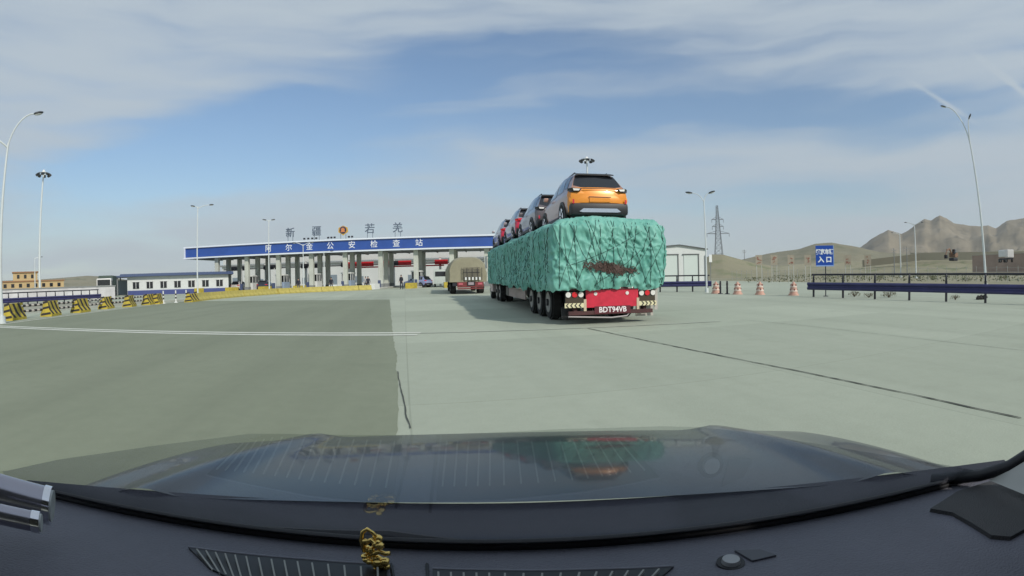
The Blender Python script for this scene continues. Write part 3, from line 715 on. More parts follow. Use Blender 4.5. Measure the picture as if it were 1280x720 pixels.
# building beyond
sh = empty('inspection_hall', (-18, 112, 0), R(2), 'long pale inspection hall seen between the canopy columns', 'building')
b = MB(); b.box((0, 0, 2.6), (98, 10, 5.2)); b.build('wall', mat('hall_wall', (.55, .56, .55), .7, var=.06, vscale=.3), sh)
b = MB(); b.box((0, 0, 5.35), (99, 11, .35)); b.build('roof', GREYD, sh)
for k in range(16):
    b = MB(); b.box((-45+k*6, -5.03, 1.5 if k % 4 else 1.3), (2.2, .08, 1.3 if k % 4 else 2.6)); b.build('window' if k % 4 else 'door', mat('hall_window', (.20, .24, .28), .3), sh)

# lane vehicles
def small_car(px, py, label, m, rz=0):
    p = ground(px, py); return car('parked_car', label, m, p, rz)
def at(px, dist): return spot(px, dist)
car('parked_car', 'blue white car waiting in the lane left of the beige truck', mat('pale_blue_paint', (.25, .3, .5), .3, coat=.6), at(536, 74), R(60), lamp=REDL)
car('parked_car', 'dark car in the far left canopy lane beside the first column', mat('navy_paint', (.03, .035, .06), .3, coat=.6), at(327, 80), R(10), lamp=REDL)
car('parked_car', 'white car in the second canopy lane between pale columns', CABW, at(293, 86), R(5), lamp=REDL)
vn = empty('white_van', at(550.5, 74), R(8), 'pale box van waiting just left of the beige tarped truck', 'van')
b = MB(); b.box((0, 2.2, 1.5), (1.9, 4.4, 2.1), bevel=.1); b.build('box_body', mat('van_grey', (.5, .55, .52), .5, var=.08), vn, smooth=True)
b = MB(); b.box((0, -.02, 1.9), (1.5, .04, .7)); b.build('rear_window', GLASSD, vn)
b = MB(); b.box((0, 5.0, 1.3), (1.85, 1.3, 1.6), bevel=.15); b.build('cab', CABW, vn)
for s in (-.8, .8):
    for y in (.9, 4.9): wheel(vn, s, y, .36, .22, side=1 if s > 0 else -1)

# people standing near the lanes
SKIN = mat('skin', (.42, .26, .19), .6)
def person(loc, rz, label, shirt, trousers, h=1.72, raise_arm=0):
    r = empty('person', loc, rz, label, 'person')
    me = bpy.data.meshes.new('body'); k = h/1.72
    V_ = [(0, 0, .95), (0, 0, 1.15), (0, .0, 1.38), (0, 0, 1.50), (0, .02, 1.60), (0, .02, 1.68),
          (.10, 0, .90), (.12, .03, .48), (.12, 0, .08), (.12, .15, .04), (-.10, 0, .90), (-.13, -.06, .48), (-.13, -.12, .08), (-.13, .02, .04),
          (.19, 0, 1.40), (.26, 0, 1.14), (.24, .12+raise_arm*.15, .92+raise_arm*.3), (-.19, 0, 1.40), (-.26, -.02, 1.14), (-.25, .10, .92), (.24, .16+raise_arm*.2, .84+raise_arm*.35), (-.25, .14, .84)]
    E_ = [(0, 1), (1, 2), (2, 3), (3, 4), (4, 5), (0, 6), (6, 7), (7, 8), (8, 9), (0, 10), (10, 11), (11, 12), (12, 13), (2, 14), (14, 15), (15, 16), (2, 17), (17, 18), (18, 19), (16, 20), (19, 21)]
    rad = [.15, .15, .16, .06, .095, .08, .10, .07, .05, .045, .10, .07, .05, .045, .065, .05, .035, .065, .05, .035, .035, .035]
    me.from_pydata([(x*k, y*k, z*k) for x, y, z in V_], E_, [])
    o = bpy.data.objects.new('body', me); COL.objects.link(o); o.parent = r
    sv = me.skin_vertices or None
    m = o.modifiers.new('skin', 'SKIN'); 
    if not me.skin_vertices: me.attributes
    for i, q in enumerate(rad):
        me.skin_vertices[0].data[i].radius = (q*k, q*k*(.75 if i < 3 else 1))
    me.skin_vertices[0].data[0].use_root = True
    m2 = o.modifiers.new('sub', 'SUBSURF'); m2.levels = 1; m2.render_levels = 1
    bpy.context.view_layer.update()
    em = bpy.data.meshes.new_from_object(o.evaluated_get(bpy.context.evaluated_depsgraph_get()))
    o.modifiers.clear(); o.data = em
    em.materials.clear()
    for mm in (shirt, trousers, SKIN): em.materials.append(mm)
    for p in em.polygons:
        z = p.center.z/k; x = abs(p.center.x)/k
        p.material_index = 2 if z > 1.47 or (x > .2 and z < .98) else (0 if z > .93 else 1)
        p.use_smooth = True
    q = MB(); q.sphere((0, .0, 1.665*k), .098*k, sc=(1, 1.05, .9)); q.build('hair', BLACK, r, smooth='all')
    return r
dk = mat('uniform_dark', (.02, .022, .035), .8); lt = mat('shirt_pale', (.5, .5, .52), .8); gy = mat('trousers_grey', (.12, .12, .13), .8)
person(at(460, 66), R(200), 'standing person in dark clothes near the fifth canopy column', dk, dk)
person(at(457, 67), R(170), 'standing person in a pale shirt beside the one in dark clothes', lt, dk)
person(at(501.5, 64), R(150), 'lone standing person in black clothes between two canopy columns', dk, dk, 1.8)
person(at(414, 66), R(180), 'person in dark jacket with pale cap area left of a blue booth', dk, gy)['label'] = 'standing person in a dark jacket just left of a pale blue booth'
person(at(373, 68), R(190), 'person in grey trousers near the left canopy lamp post', dk, gy)['label'] = 'person in grey trousers standing between the third and fourth columns'

YELD = mat('dusty_barrier_yellow', (.44, .37, .10), .8, var=.2, vscale=2)
# yellow barrier rows
def jersey(loc, rz, label, grp, ln=1.5, h=.78, stripes=True, copy_of=None, m=None):
    if copy_of:
        o = copy_tree(copy_of); o.location = loc; o.rotation_euler.z = rz; o['label'] = label; return o
    r = empty('traffic_barrier', loc, rz, label, 'barrier', grp)
    pr = [(-.34, 0), (-.34, .12), (-.20, .34), (-.13, h), (.13, h), (.20, .34), (.34, .12), (.34, 0)]
    b = MB(); b.prism([(x, -ln/2, z) for x, z in pr], (0, ln, 0)); b.build('block', m or YEL, r)
    if stripes:
        for s in (-1, 1):
            q = MB()
            def wl(z, s=s):
                for (x0, z0), (x1, z1) in zip(pr[1:4], pr[2:4]):
                    if z <= z1: return (x0+(x1-x0)*(z-z0)/(z1-z0))
                return -.13
            for k in range(3 if ln > 1 else 2):
                y0 = -ln/2+.02+k*ln*.36; zs = [.12+(h-.12)*i/8 for i in range(9)]
                rows = []
                for z in zs:
                    x = s*(-wl(z)+.006)*1.0; yy = y0+(z-.12)*.40*ln/1.5*1.5
                    ya = max(-ln/2, min(ln/2, ln/2-(yy+ln/2)+0)) if False else yy
                    a, c = min(ln/2, ya), min(ln/2, ya+.2*ln/1.5*1.2)
                    rows.append([(x, -a, z), (x, -c, z)])
                q.grid(rows)
            q.build('stripes', BLK, r)
        # striped end faces
        for e in (-1, 1):
            q = MB()
            for z0 in (.06, .34, .60):
                x_ = .30 if z0 < .1 else (.19 if z0 < .5 else .145)
                q.poly([(-x_, e*(ln/2+.006), z0), (x_, e*(ln/2+.006), z0+.06), (x_*.9, e*(ln/2+.006), z0+.16), (-x_*.9, e*(ln/2+.006), z0+.10)])
            q.build('end_stripes', BLK, r)
    return r
first = None
blk = [((18, 400), 'nearest'), ((64, 395), 'second'), ((101, 390.5), 'third'), ((133, 386), 'fourth'), ((162, 383.5), 'fifth'), ((186, 381), 'sixth'), ((197, 380), 'seventh')]
words = ['beside the tall lamp post', 'second from the tall lamp post', 'third from the tall lamp post', 'fourth from the tall lamp post', 'in the middle of the line, before the paired ones', 'first of the two touching ones at the far end', 'last one at the far end before the white bollards']
bp = []
for i, ((px, py), w) in enumerate(blk):
    g = ground(px, py); bp.append(g)
    lb = 'yellow block with black diagonal stripes, '+w
    if first is None: first = jersey(g, 0, lb, 'striped yellow blocks at the left road edge', ln=1.35, h=.72); o = first
    else: o = jersey(g, 0, lb, None, copy_of=first)
    o.rotation_euler.z = R(24)+R(4)*math.sin(i*2.1)
# black and white rails linking them
RW = mat('rail_band', (.55, .5, .45), .6)
for i in range(len(bp)-2):
    a, c = bp[i], bp[i+1]; r = empty('linking_rail', (a+c)/2, 0, 'pair of white pipes with black bands linking %s and next yellow block' % ['first', 'second', 'third', 'fourth', 'fifth'][i], 'rail', 'banded pipes between the yellow blocks')
    d = (c-a); u = d.normalized()
    for z in (.34, .58):
        b = MB(); b.cyl(-d/2+u*.5+Vector((0, 0, z)), d/2-u*.5+Vector((0, 0, z)), .045); p = b.build('pipe', RW, r)
        q = MB(); n = 6
        for k in range(n):
            t = -.5+(k+.7)/(n+.6)*1.0; m = d*t
            if abs(t)*d.length > d.length/2-.5: continue
            q.cyl(m-u*.10+Vector((0, 0, z)), m+u*.10+Vector((0, 0, z)), .055)
        build_each(q, 'black_band', BLK, p)
# low kerb behind
kb = MB(); k0, k1 = ground(-10, 396), ground(238, 375.5); 
dk_ = (k1-k0).normalized(); ns_ = Vector((-dk_.y, dk_.x, 0))
kb.prism([k0, k1, k1+ns_*.2, k0+ns_*.2], (0, 0, .13)); tag(kb.build('kerb', CONC), kind='structure')
sheet('side_strip', [tuple(k0+ns_*.2), tuple(k1+ns_*.2), tuple(k1+ns_*30), tuple(k0+ns_*30)], .015, ground_mat('packed_gravel', (.30, .30, .24), (.36, .35, .28), scale=.2, fine=2))
# bollards
def bollard(loc, lab, m1, m2, grp, h=.75, cp=None):
    if cp: o = copy_tree(cp); o.location = loc; o['label'] = lab; return o
    r = empty('bollard', loc, 0, lab, 'bollard', grp)
    b = MB(); b.cyl((0, 0, 0), (0, 0, .05), .17, .14); b.cyl((0, 0, .05), (0, 0, h), .06, .05); b.build('post', m1, r)
    for z in (.3, .55):
        q = MB(); q.cyl((0, 0, z), (0, 0, z+.12), .063); q.build('band', m2, r)
    return r
wb = bollard(ground(204.5, 379.5), 'white bollard with black bands next to the last striped yellow block', WHITE, BLK, 'banded bollards at the far end of the yellow blocks', .9)
bollard(ground(220, 378.3), 'white bollard with black bands, middle of the three past the striped blocks', 0, 0, 0, cp=wb)
bollard(ground(233, 377.2), 'white bollard with black bands close to the far yellow barrier line', 0, 0, 0, cp=wb)
# far yellow barriers
f2 = None; pts = [ground(px, py) for px, py in ((240, 377.4), (262, 374.5), (300, 371), (340, 368), (385, 365.5), (430, 363.6), (470, 362.2))]
segs = []
left_over = 0.0
for a, c in zip(pts, pts[1:]):
    ln_ = (c-a).length; t_ = left_over
    while t_ < ln_: segs.append((a.lerp(c, t_/ln_), math.atan2((c-a).y, (c-a).x)-math.pi/2)); t_ += 1.8
    left_over = t_-ln_
for i, (p, rz) in enumerate(segs[:60]):
    lb = 'yellow barrier block in the long unbroken line running to the canopy'
    if i == 0: f2 = jersey(p, rz, lb, 'yellow barriers running to the canopy', ln=1.75, h=.62); o = f2; o['label'] = 'striped yellow barrier at the near end of the long unbroken line'
    elif i == 1: f3 = jersey(p, rz, lb, 'yellow barriers running to the canopy', ln=1.75, h=.62, stripes=False, m=YELD); o = f3
    else: o = jersey(p, rz, lb, None, copy_of=f3)

# ------------------------------------------------------------------ street lamps
LHEAD = mat('lamp_head_dark', (.03, .035, .04), .4)
def lamp_post(px, dist, py_top, label, arms, r=.09, lean=0, grp=None, py_base=None):
    p = spot(px, dist); h = height(px, py_top, dist)
    root = empty('street_lamp', p, 0, label, 'street lamp', grp)
    b = MB(); b.cyl((0, 0, 0), (0, 0, .3), r*2.2, r*2.0); b.cyl((0, 0, .3), (lean, 0, h), r, r*.55, seg=14); b.build('post', POLE, root, smooth=True)
    rt = Vector((p.y, -p.x, 0)).normalized()       # to the right as seen from the road
    for s, reach, rise in arms:
        pts_ = []
        for k in range(9):
            t = k/8; pts_.append(Vector((lean, 0, h-.2))+rt*s*reach*(t**1.5 if rise > .6 else t)+Vector((0, 0, rise*(1-(1-t)**1.7))))
        q = MB(); q.tube(pts_, r*.5, 8, r*.35); a = q.build('arm', POLE, root, smooth=True)
        d = (pts_[-1]-pts_[-2]).normalized(); e = pts_[-1]+d*.22
        q = MB(); rot = d.to_track_quat('X', 'Z').to_matrix().to_4x4(); q.sphere(e, .5, sc=(.5, .24, .14), rot=rot); q.build('lamp_head', LHEAD, root, smooth='all')
        q = MB(); q.sphere(e-Vector((0, 0, .05)), .32, sc=(.6, .28, .14), rot=rot); q.build('lamp_lens', mat('lamp_glass', (.6, .62, .6), .2), root, smooth='all')
    return root
lamp_post(1, 23.5, 178, 'tall pale lamp post at the left edge beside the nearest striped block', [(1, 1.0, 1.5), (-1, 1.2, .5)], r=.085, lean=.0)
lamp_post(247, 52, 258, 'double arm lamp post in front of the left canopy end', [(1, 1.15, .35), (-1, .3, .2)], r=.08)
lamp_post(336.5, 60, 275, 'thin pale lamp post in front of the first fascia character', [(1, .3, .2), (-1, .3, .2)], r=.08)
lamp_post(379.5, 64, 305, 'short forked lamp post in front of the canopy fascia', [(1, .9, .35), (-1, .9, .35)], r=.08)
lamp_post(405.5, 66, 314, 'shortest lamp post, standing where the yellow barriers meet the canopy', [(1, .8, .2)], r=.08)
lamp_post(883, 34, 250, 'double arm lamp post at the end of the short guardrail', [(-1, .75, .7), (1, .35, .65)], r=.06)
lamp_post(1232, 42, 178, 'tall lamp post behind the long blue guardrail at right', [(-1, 1.5, 3.0), (1, .2, 1.9)], r=.10, lean=-.75)
lamp_post(1145, 95, 280, 'distant lamp post between the blue sign and the tall right lamp post', [(-1, 1.4, .5), (1, 1.2, .4)], r=.14)
lamp_post(1126, 110, 292, 'distant lamp post standing left of another behind the guardrail', [(-1, 1.4, .4)], r=.14)
lamp_post(44, 105, 322, 'short far lamp post beside the yellow building', [(1, 1.2, .3)], r=.12)

def high_mast(px, dist, py_top, label, r=.2, k=1.0):
    p = spot(px, dist); h = height(px, py_top, dist); root = empty('high_mast_light', p, 0, label, 'light mast', 'ring topped light masts')
    b = MB(); b.cyl((0, 0, 0), (0, 0, h), r*1.3, r*.7, seg=14); b.build('mast', POLE, root, smooth=True)
    b = MB(); n = 24; R_ = 1.15*k
    b.tube([(R_*math.cos(2*math.pi*i/n), R_*math.sin(2*math.pi*i/n), h-.1) for i in range(n+1)], .07)
    for i in range(4): b.cyl((0, 0, h-.1), (R_*math.cos(i*math.pi/2), R_*math.sin(i*math.pi/2), h-.1), .05)
    b.build('ring', STEEL, root)
    b = MB(); b.cyl((0, 0, h), (0, 0, h+.55), .5*k, .15*k); b.build('cap', WHITE, root)
    for i in range(8):
        a = 2*math.pi*i/8; c = Vector((1.35*k*math.cos(a), 1.35*k*math.sin(a), h-.35))
        b = MB(); b.box(c, (.42*k, .6*k, .34*k), rot=Matrix.Rotation(a, 4, 'Z') @ Matrix.Rotation(R(35), 4, 'Y'), bevel=.03); b.build('floodlight', LHEAD, root)
high_mast(50, 100, 216, 'tall light mast with a ring of floodlights at far left')
high_mast(738, 104, 199, 'tall light mast with a ring of floodlights rising behind the orange suv', k=1.05)

# ------------------------------------------------------------------ left far buildings
YW = mat('yellow_wall', (.50, .37, .19), .8, var=.1, vscale=.4)
yb = empty('yellow_building', spot(36, 150), R(55), 'low ochre yellow building with a raised middle block at far left', 'building')
Z = lambda px, py, d=150: height(px, py, d)
b = MB(); b.box((0, 0, 1.75), (20, 8, 3.5)); b.build('wall', YW, yb)
b = MB(); b.box((-1, 0, 4.6), (7, 7.8, 2.2)); b.build('upper_wall', YW, yb)
for z, w, x in ((3.55, 20.5, 0), (5.75, 7.5, -1)):
    b = MB(); b.box((x, 0, z), (w, 8.4, .3)); b.build('parapet', mat('parapet_brown', (.30, .16, .08), .8), yb)
for k in range(9):
    for sgn in (-1, 1):
        b = MB(); b.box((-9+k*2.2, sgn*4.02, 2.5), (.9, .08, .9)); b.build('window', GLASSD, yb)
for k in range(3):
    for sgn in (-1, 1):
        b = MB(); b.box((-3+k*2.0, sgn*3.95, 4.7), (.7, .1, .9)); b.build('window', GLASSD, yb)
wbd = empty('white_building', spot(224, 84), R(33), 'long low white building with a blue roof left of the canopy', 'building')
b = MB(); b.box((0, 0, 1.35), (16, 7, 2.7)); b.build('wall', mat('building_white', (.62, .64, .63), .7, var=.05), wbd)
b = MB(); b.prism([(-9.2, -4.2, 2.72), (-9.2, 4.2, 2.72), (-9.2, 3.0, 3.15), (-9.2, -3.0, 3.15)], (18, 0, 0)); b.build('roof', mat('roof_blue_grey', (.06, .085, .16), .6, var=.1), wbd)
b = MB(); b.box((0, -3.55, .35), (15.9, .1, .7)); b.build('blue_plinth', mat('plinth_blue', (.05, .07, .22), .6), wbd)
for k in range(7):
    b = MB(); b.box((-6.6+k*2.2, -3.53, 1.45), (1.0, .1, .95)); w = b.build('window', GLASSD, wbd)
    b = MB(); b.box((-6.6+k*2.2, -3.6, 1.45), (.07, .05, .95)); b.box((-6.6+k*2.2, -3.6, 1.98), (1.2, .06, .09)); b.build('frame', WHITE, w)
# side canopy next to it
sc_ = empty('side_canopy', spot(158, 90), R(38), 'dark flat canopy on thin posts joining the white building', 'canopy')
b = MB(); b.box((0, 0, 2.9), (9, 6, .25)); b.build('roof', mat('roof_blue_grey', (.06, .085, .16), .6), sc_)
for sx in (-4.1, -1.3, 1.5, 4.1):
    for sy in (-2.6, 2.6):
        b = MB(); b.cyl((sx, sy, 0), (sx, sy, 2.8), .12); b.build('post', GREYD, sc_)
b = MB(); b.box((0, 2.5, 1.2), (8.5, .3, 2.4)); b.build('panel_wall', mat('panel_bluegrey', (.32, .38, .42), .6), sc_)
lw = empty('low_wall', spot(62, 66), R(54), 'long low whitish wall behind the far left guardrail', 'wall')
b = MB(); b.box((0, 0, .7), (17, .3, 1.4)); b.build('wall', mat('wall_whitish', (.55, .54, .55), .8, var=.2, vscale=.6), lw)
b = MB(); b.box((0, 0, 1.45), (17.2, .45, .12)); b.build('coping', GREYD, lw)
# white cab lorry on the left
lr = empty('cargo_lorry', spot(131, 76), R(-143), 'white cab lorry with dark body parked in front of the side canopy', 'lorry')
b = MB(); b.box((0, 0, 1.55), (2.2, 1.7, 1.9), bevel=.12); cbb = b.build('cab', CABW, lr, smooth=True)
q = MB(); q.box((0, .86, 1.95), (1.9, .04, .75)); q.build('windscreen', GLASSD, cbb)
for s in (-1, 1):
    q = MB(); q.box((s*1.11, .15, 1.9), (.03, .8, .6)); q.build('cab_window', GLASSD, cbb)
    for y in (.1, -2.6, -4.6): wheel(lr, s*.95, y, .45, .3, side=s)
b = MB(); b.box((0, -3.2, 1.9), (2.25, 4.4, 2.0), bevel=.15); b.build('cargo_body', mat('lorry_dark_green', (.05, .075, .06), .7, var=.2), lr, smooth=True)
b = MB(); b.box((0, -2.2, .7), (1.0, 6.2, .25)); b.build('chassis', DARKM, lr)
b = MB(); b.box((0, .87, 1.0), (2.1, .1, .35)); b.build('bumper', WHITE, lr)
# ------------------------------------------------------------------ right side
def guardrail(P, Q, n_posts, label, ext=0, hook=1, posts=None):
    P, Q = Vector(P), Vector(Q); d = Q-P; u = d.normalized(); s = Vector((u.y, -u.x, 0))
    if s.dot(-P) < 0: s = -s                  # s points to the road
    root = empty('guardrail', P, 0, label, 'guardrail')
    NAVY = mat('rail_navy', (.055, .055, .15), .35, .35, var=.15, vscale=2)
    ts = posts or [i/(n_posts-1) for i in range(n_posts)]
    for t in ts:
        c = d*t
        b = MB(); b.cyl(c, c+Vector((0, 0, .85)), .055, seg=12)
        b.tube([c+Vector((0, 0, .84)), c+Vector((0, 0, .98)), c+s*(-.02)+Vector((0, 0, 1.05)), c-s*.08+Vector((0, 0, 1.10))], .045, 8)
        b.box(c+s*.07+Vector((0, 0, .55)), (.16, .16, .2), rot=Matrix.Rotation(math.atan2(u.y, u.x), 4, 'Z')); b.build('post', DARKM, root, smooth=True)
    b = MB(); b.tube([-u*.15-s*.08+Vector((0, 0, 1.11)), d+u*ext-s*.08+Vector((0, 0, 1.11))], .045, 8); b.build('handrail', DARKM, root)
    prof = [(0, .36), (.015, .37), (.05, .42), (.05, .47), (0, .52), (0, .57), (.05, .62), (.05, .67), (.015, .72), (0, .73)]
    st = -u*.28; en = d+u*ext
    b = MB(); b.grid([[st+s*(.16+x)+Vector((0, 0, z)) for x, z in prof], [en+s*(.16+x)+Vector((0, 0, z)) for x, z in prof]])
    o = b.build('beam', NAVY, root); sm = o.modifiers.new('t', 'SOLIDIFY'); sm.thickness = .006; sm.offset = -1
    return root
guardrail(spot(122, 50), spot(-40, 44), 12, 'dark blue guardrail with handrail far left behind the striped yellow blocks', posts=[i/14 for i in range(15)])
gp = [ground(1017, 371.3), ground(1245, 379.5)]
lng = (gp[1]-gp[0])
guardrail(gp[0], gp[0]+lng*1.9, 11, 'long dark blue guardrail with handrail along the right road edge')
g2 = [ground(884.5, 364.6), ground(800, 365.5)]
guardrail(g2[0], g2[1], 4, 'short blue guardrail with handrail emerging right of the green load', posts=[0, .22, .45, .7, 1])
# second short rail behind long one at frame edge
# sign
sp = ground(1031.5, 370.6)
sg = empty('road_sign', sp, math.atan2(-sp.x, sp.y)*.8, 'square blue road sign with white characters on a thin post before the guardrail', 'sign')
R0 = math.hypot(sp.x, sp.y); z0 = height(1029, 333, R0); z1 = height(1029, 307, R0); hh = z1-z0; W_ = hh*.93
b = MB(); b.cyl((.03, 0, 0), (.03, 0, z1-.1), .028); b.cyl((.03, 0, 0), (.03, 0, .04), .16, .12); b.build('post', DARKM, sg)
b = MB(); b.box((0, -.05, (z0+z1)/2), (W_, .03, hh), bevel=.008); bd = b.build('board', mat('sign_blue', (.008, .07, .40), .4), sg)
b = MB(); b.box((0, -.058, z0+.03), (W_*.98, .03, .06)); b.box((W_/2-.015, -.058, (z0+z1)/2), (.03, .03, hh)); b.build('pale_edge', mat('sign_edge', (.28, .42, .75), .4), bd)
text('sign_text', '超宽车辆', hh*.27, LW, bd, (0, -.068, z0+hh*.68), (R(90), 0, 0), depth=.002, sx=.84, bold=.012)
text('sign_text', '入 口', hh*.30, LW, bd, (0, -.068, z0+hh*.31), (R(90), 0, 0), depth=.002, sx=1.05, bold=.014)
# orange and white drums
def drum(loc, label, cp=None):
    if cp: o = copy_tree(cp); o.location = loc; o['label'] = label; return o
    r = empty('traffic_drum', loc, 0, label, 'drum', 'faded orange traffic drums')
    OR = mat('faded_orange', (.55, .33, .26), .7, var=.15, vscale=6)
    b = MB(); b.cyl((0, 0, 0), (0, 0, .10), .34, .32, seg=20); b.cyl((0, 0, .10), (0, 0, .72), .27, .16, seg=20); b.cyl((0, 0, .72), (0, 0, .84), .10, .05); b.build('body', OR, r, smooth=True)
    for z, rr in ((.24, .252), (.50, .208)):
        q = MB(); q.cyl((0, 0, z), (0, 0, z+.11), rr+.008, rr-.012, seg=20); q.build('band', mat('drum_white', (.68, .56, .48), .5), r, smooth=True)
    r.scale = (.9, .9, .88)
    q = MB()
    for k in range(10):
        a = k*math.pi/5; z = .36 if k % 2 else .62; rr = .26-.17*z+.03
        q.box((rr*math.cos(a), rr*math.sin(a), z), (.04, .07, .10), rot=Matrix.Rotation(a, 4, 'Z'))
    build_each(q, 'dark_slot', mat('drum_slot', (.15, .03, .02), .7), r)
    return r
dr = drum(ground(922, 368), 'faded orange and white traffic drum, second from the left')
drum(ground(895, 367), 'faded orange and white traffic drum next to the two dark bollards', dr)
drum(ground(950, 368.5), 'faded orange and white traffic drum, third from the left', dr)
drum(ground(992, 369.3), 'faded orange and white traffic drum nearest the long guardrail', dr)
db = bollard(ground(900.5, 367.5), 'dark slim bollard close beside the leftmost orange drum', DARKM, BLK, 'slim dark bollards', .78)
bollard(ground(909, 367.8), 'dark slim bollard standing right of another dark bollard', 0, 0, 0, cp=db)
# small pale boards with red marks
PK = mat('pale_pink_board', (.42, .36, .28), .7, var=.1, vscale=3); RM = mat('faded_red_mark', (.33, .13, .09), .7)
bdl = ['leftmost', 'second', 'third', 'fourth, just left of the blue sign', 'first right of the blue sign', 'rightmost']
for i, px in enumerate((949, 968, 989, 1010, 1060, 1085)):
    p = spot(px, 62); r = empty('warning_board', p, math.atan2(-p.x, p.y), 'small pale board with a faded red mark, %s' % bdl[i], 'board', 'pale boards with red marks')
    zc = height(px, 325, 62)
    b = MB(); b.box((0, 0, zc), (.80, .05, 1.15)); bo = b.build('board', PK, r)
    b = MB(); random.seed(i+3)
    for k in range(6):
        b.box((random.uniform(-.15, .18), -.03, zc+random.uniform(-.36, .36)), (random.uniform(.1, .32), .012, random.uniform(.05, .12)), rot=Matrix.Rotation(random.uniform(-.9, .9), 4, 'Y'))
    build_each(b, 'red_mark', RM, bo)
    b = MB()
    for s in (-.3, .3): b.cyl((s, .05, 0), (s, .05, zc-.4), .035)
    build_each(b, 'leg', mat('leg_pale', (.5, .5, .46), .6), r)
# warehouse
wd = 74; wp = spot(850, wd); wh = empty('white_warehouse', wp, R(-6), 'white gabled warehouse with two grey framed doors behind the truck', 'warehouse')
za = height(850, 307, wd); ze = height(881, 311.5, wd)
WW = mat('warehouse_wall', (.66, .68, .66), .6, var=.04, vscale=.5)
b = MB(); b.prism([(-8, 0, 0), (4.0, 0, 0), (4.0, 0, ze), (0, 0, za), (-8, 0, ze)], (0, 12, 0)); b.build('wall', WW, wh)
DT = mat('door_trim', (.10, .11, .11), .6)
b = MB(); b.prism([(-8.2, -.25, ze-.02), (0, -.25, za), (4.2, -.25, ze-.02), (4.2, -.25, ze+.12), (0, -.25, za+.16), (-8.2, -.25, ze+.12)], (0, 12.4, 0)); b.build('roof', DT, wh)
for x0, x1 in ((-3.3, -.35), (.6, 2.7)):
    b = MB(); b.box(((x0+x1)/2, -.04, 1.95), (x1-x0, .06, 3.9)); dd_ = b.build('door', mat('door_pale', (.60, .66, .62), .5), wh)
    b = MB(); b.box(((x0+x1)/2, -.08, 3.97), (x1-x0+.4, .1, .16)); b.box((x1+.08, -.08, 1.95), (.14, .1, 3.9)); b.build('door_frame', DT, dd_)
b = MB(); b.box((3.9, -.05, 1.9), (.3, .15, 3.8)); b.build('corner_post', GREYD, wh)
nb = spot(888.5, 70); r = empty('notice_board', nb, 0, 'small plain white notice board right of the warehouse', 'sign')
b = MB(); z_ = height(888, 323, 70); b.box((0, 0, z_), (.42, .05, 1.0)); b.build('board', WHITE, r); b = MB(); b.cyl((0, .05, 0), (0, .05, z_), .04); b.build('post', GREYD, r)
# pylon
pd = 210; pp = spot(899, pd); pt = height(898, 257, pd); py_ = empty('power_pylon', pp, R(-15), 'grey lattice power pylon on the mound beyond the warehouse', 'pylon')
b = MB(); ST = mat('pylon_steel', (.20, .22, .24), .6, .4)
def pw(z): t = z/pt; return 2.1*(1-t)**1.2*.9+.35
corners = lambda z: [Vector((sx*pw(z), sy*pw(z), z)) for sx, sy in ((-1, -1), (1, -1), (1, 1), (-1, 1))]
lv = [0]; 
while lv[-1] < pt-1: lv.append(lv[-1]+max(1.1, pw(lv[-1])*1.5))
lv[-1] = pt
for a, c in zip(lv, lv[1:]):
    A, B_ = corners(a), corners(c)
    for k in range(4):
        b.cyl(A[k], B_[k], .09, seg=5); b.cyl(A[k], B_[(k+1) % 4], .045, seg=4); b.cyl(A[(k+1) % 4], B_[k], .045, seg=4); b.cyl(B_[k], B_[(k+1) % 4], .045, seg=4)
b.build('lattice', ST, py_)
for f, wv_ in ((.60, 4.6), (.70, 2.3), (.80, 2.4)):
    z = pt*f; b = MB()
    for s in (-1, 1):
        b.cyl((s*pw(z), -.4, z), (s*wv_, 0, z+.1), .12, seg=5); b.cyl((s*pw(z), .4, z), (s*wv_, 0, z+.1), .12, seg=5); b.cyl((s*pw(z), 0, z+1.0), (s*wv_, 0, z+.1), .08, seg=5)
        b.cyl((s*wv_, 0, z+.1), (s*wv_, 0, z-1.2), .10, seg=6)
    build_each(b, 'cross_arm', ST, py_)
# far wall and white lorry on embankment
BR = mat('brick_wall_far', (.36, .27, .215), .85, var=.15, vscale=.2)
p0, p1 = spot(1216, 205), spot(1300, 180)
za_ = height(1240, 333, 200); zb_ = height(1240, 319, 200)
wl = empty('brick_wall', p0, math.atan2(p1.y-p0.y, p1.x-p0.x), 'long reddish brown brick wall on the slope at far right', 'wall')
Lw = (p1-p0).length
b = MB(); b.box((Lw/2, 0, (za_-2+zb_)/2), (Lw, .4, zb_-za_+2)); b.build('wall', BR, wl)
b = MB(); b.box((Lw/2, 0, zb_+.15), (Lw, .6, .3)); b.build('coping', mat('coping_pale', (.42, .38, .3), .8), wl)
# mid-slope details: low walls / excavator-like machine / white truck
vt = empty('white_tanker', spot(1262, 165)+Vector((0, 0, height(1262, 328, 165))), R(-25), 'white tipper vehicle standing in front of the far brick wall', 'truck')
b = MB(); b.box((0, 0, 2.4), (2.4, 1.8, 2.2), bevel=.2); b.build('cab', CABW, vt)
b = MB(); b.box((.2, 3.2, 2.5), (2.4, 4.5, 2.0), bevel=.3); b.build('body', WHITE, vt)
b = MB(); b.box((0, 2, 1.0), (1.2, 7, .4)); b.build('chassis', DARKM, vt)
for s in (-1, 1):
    for y in (.1, 3.8, 5.0): wheel(vt, s*1.0, y, .5, .3, side=s)
ex = spot(1192, 150); ez = height(1192, 327, 150)
exo = empty('excavator', ex+Vector((0, 0, ez)), R(20), 'rusty orange excavator on the slope behind the guardrail', 'excavator')
OX = mat('excavator_orange', (.20, .12, .08), .7, var=.25)
b = MB(); b.box((0, 0, .55), (3.4, 1.6, .8), bevel=.25); b.build('tracks', DARKM, exo)
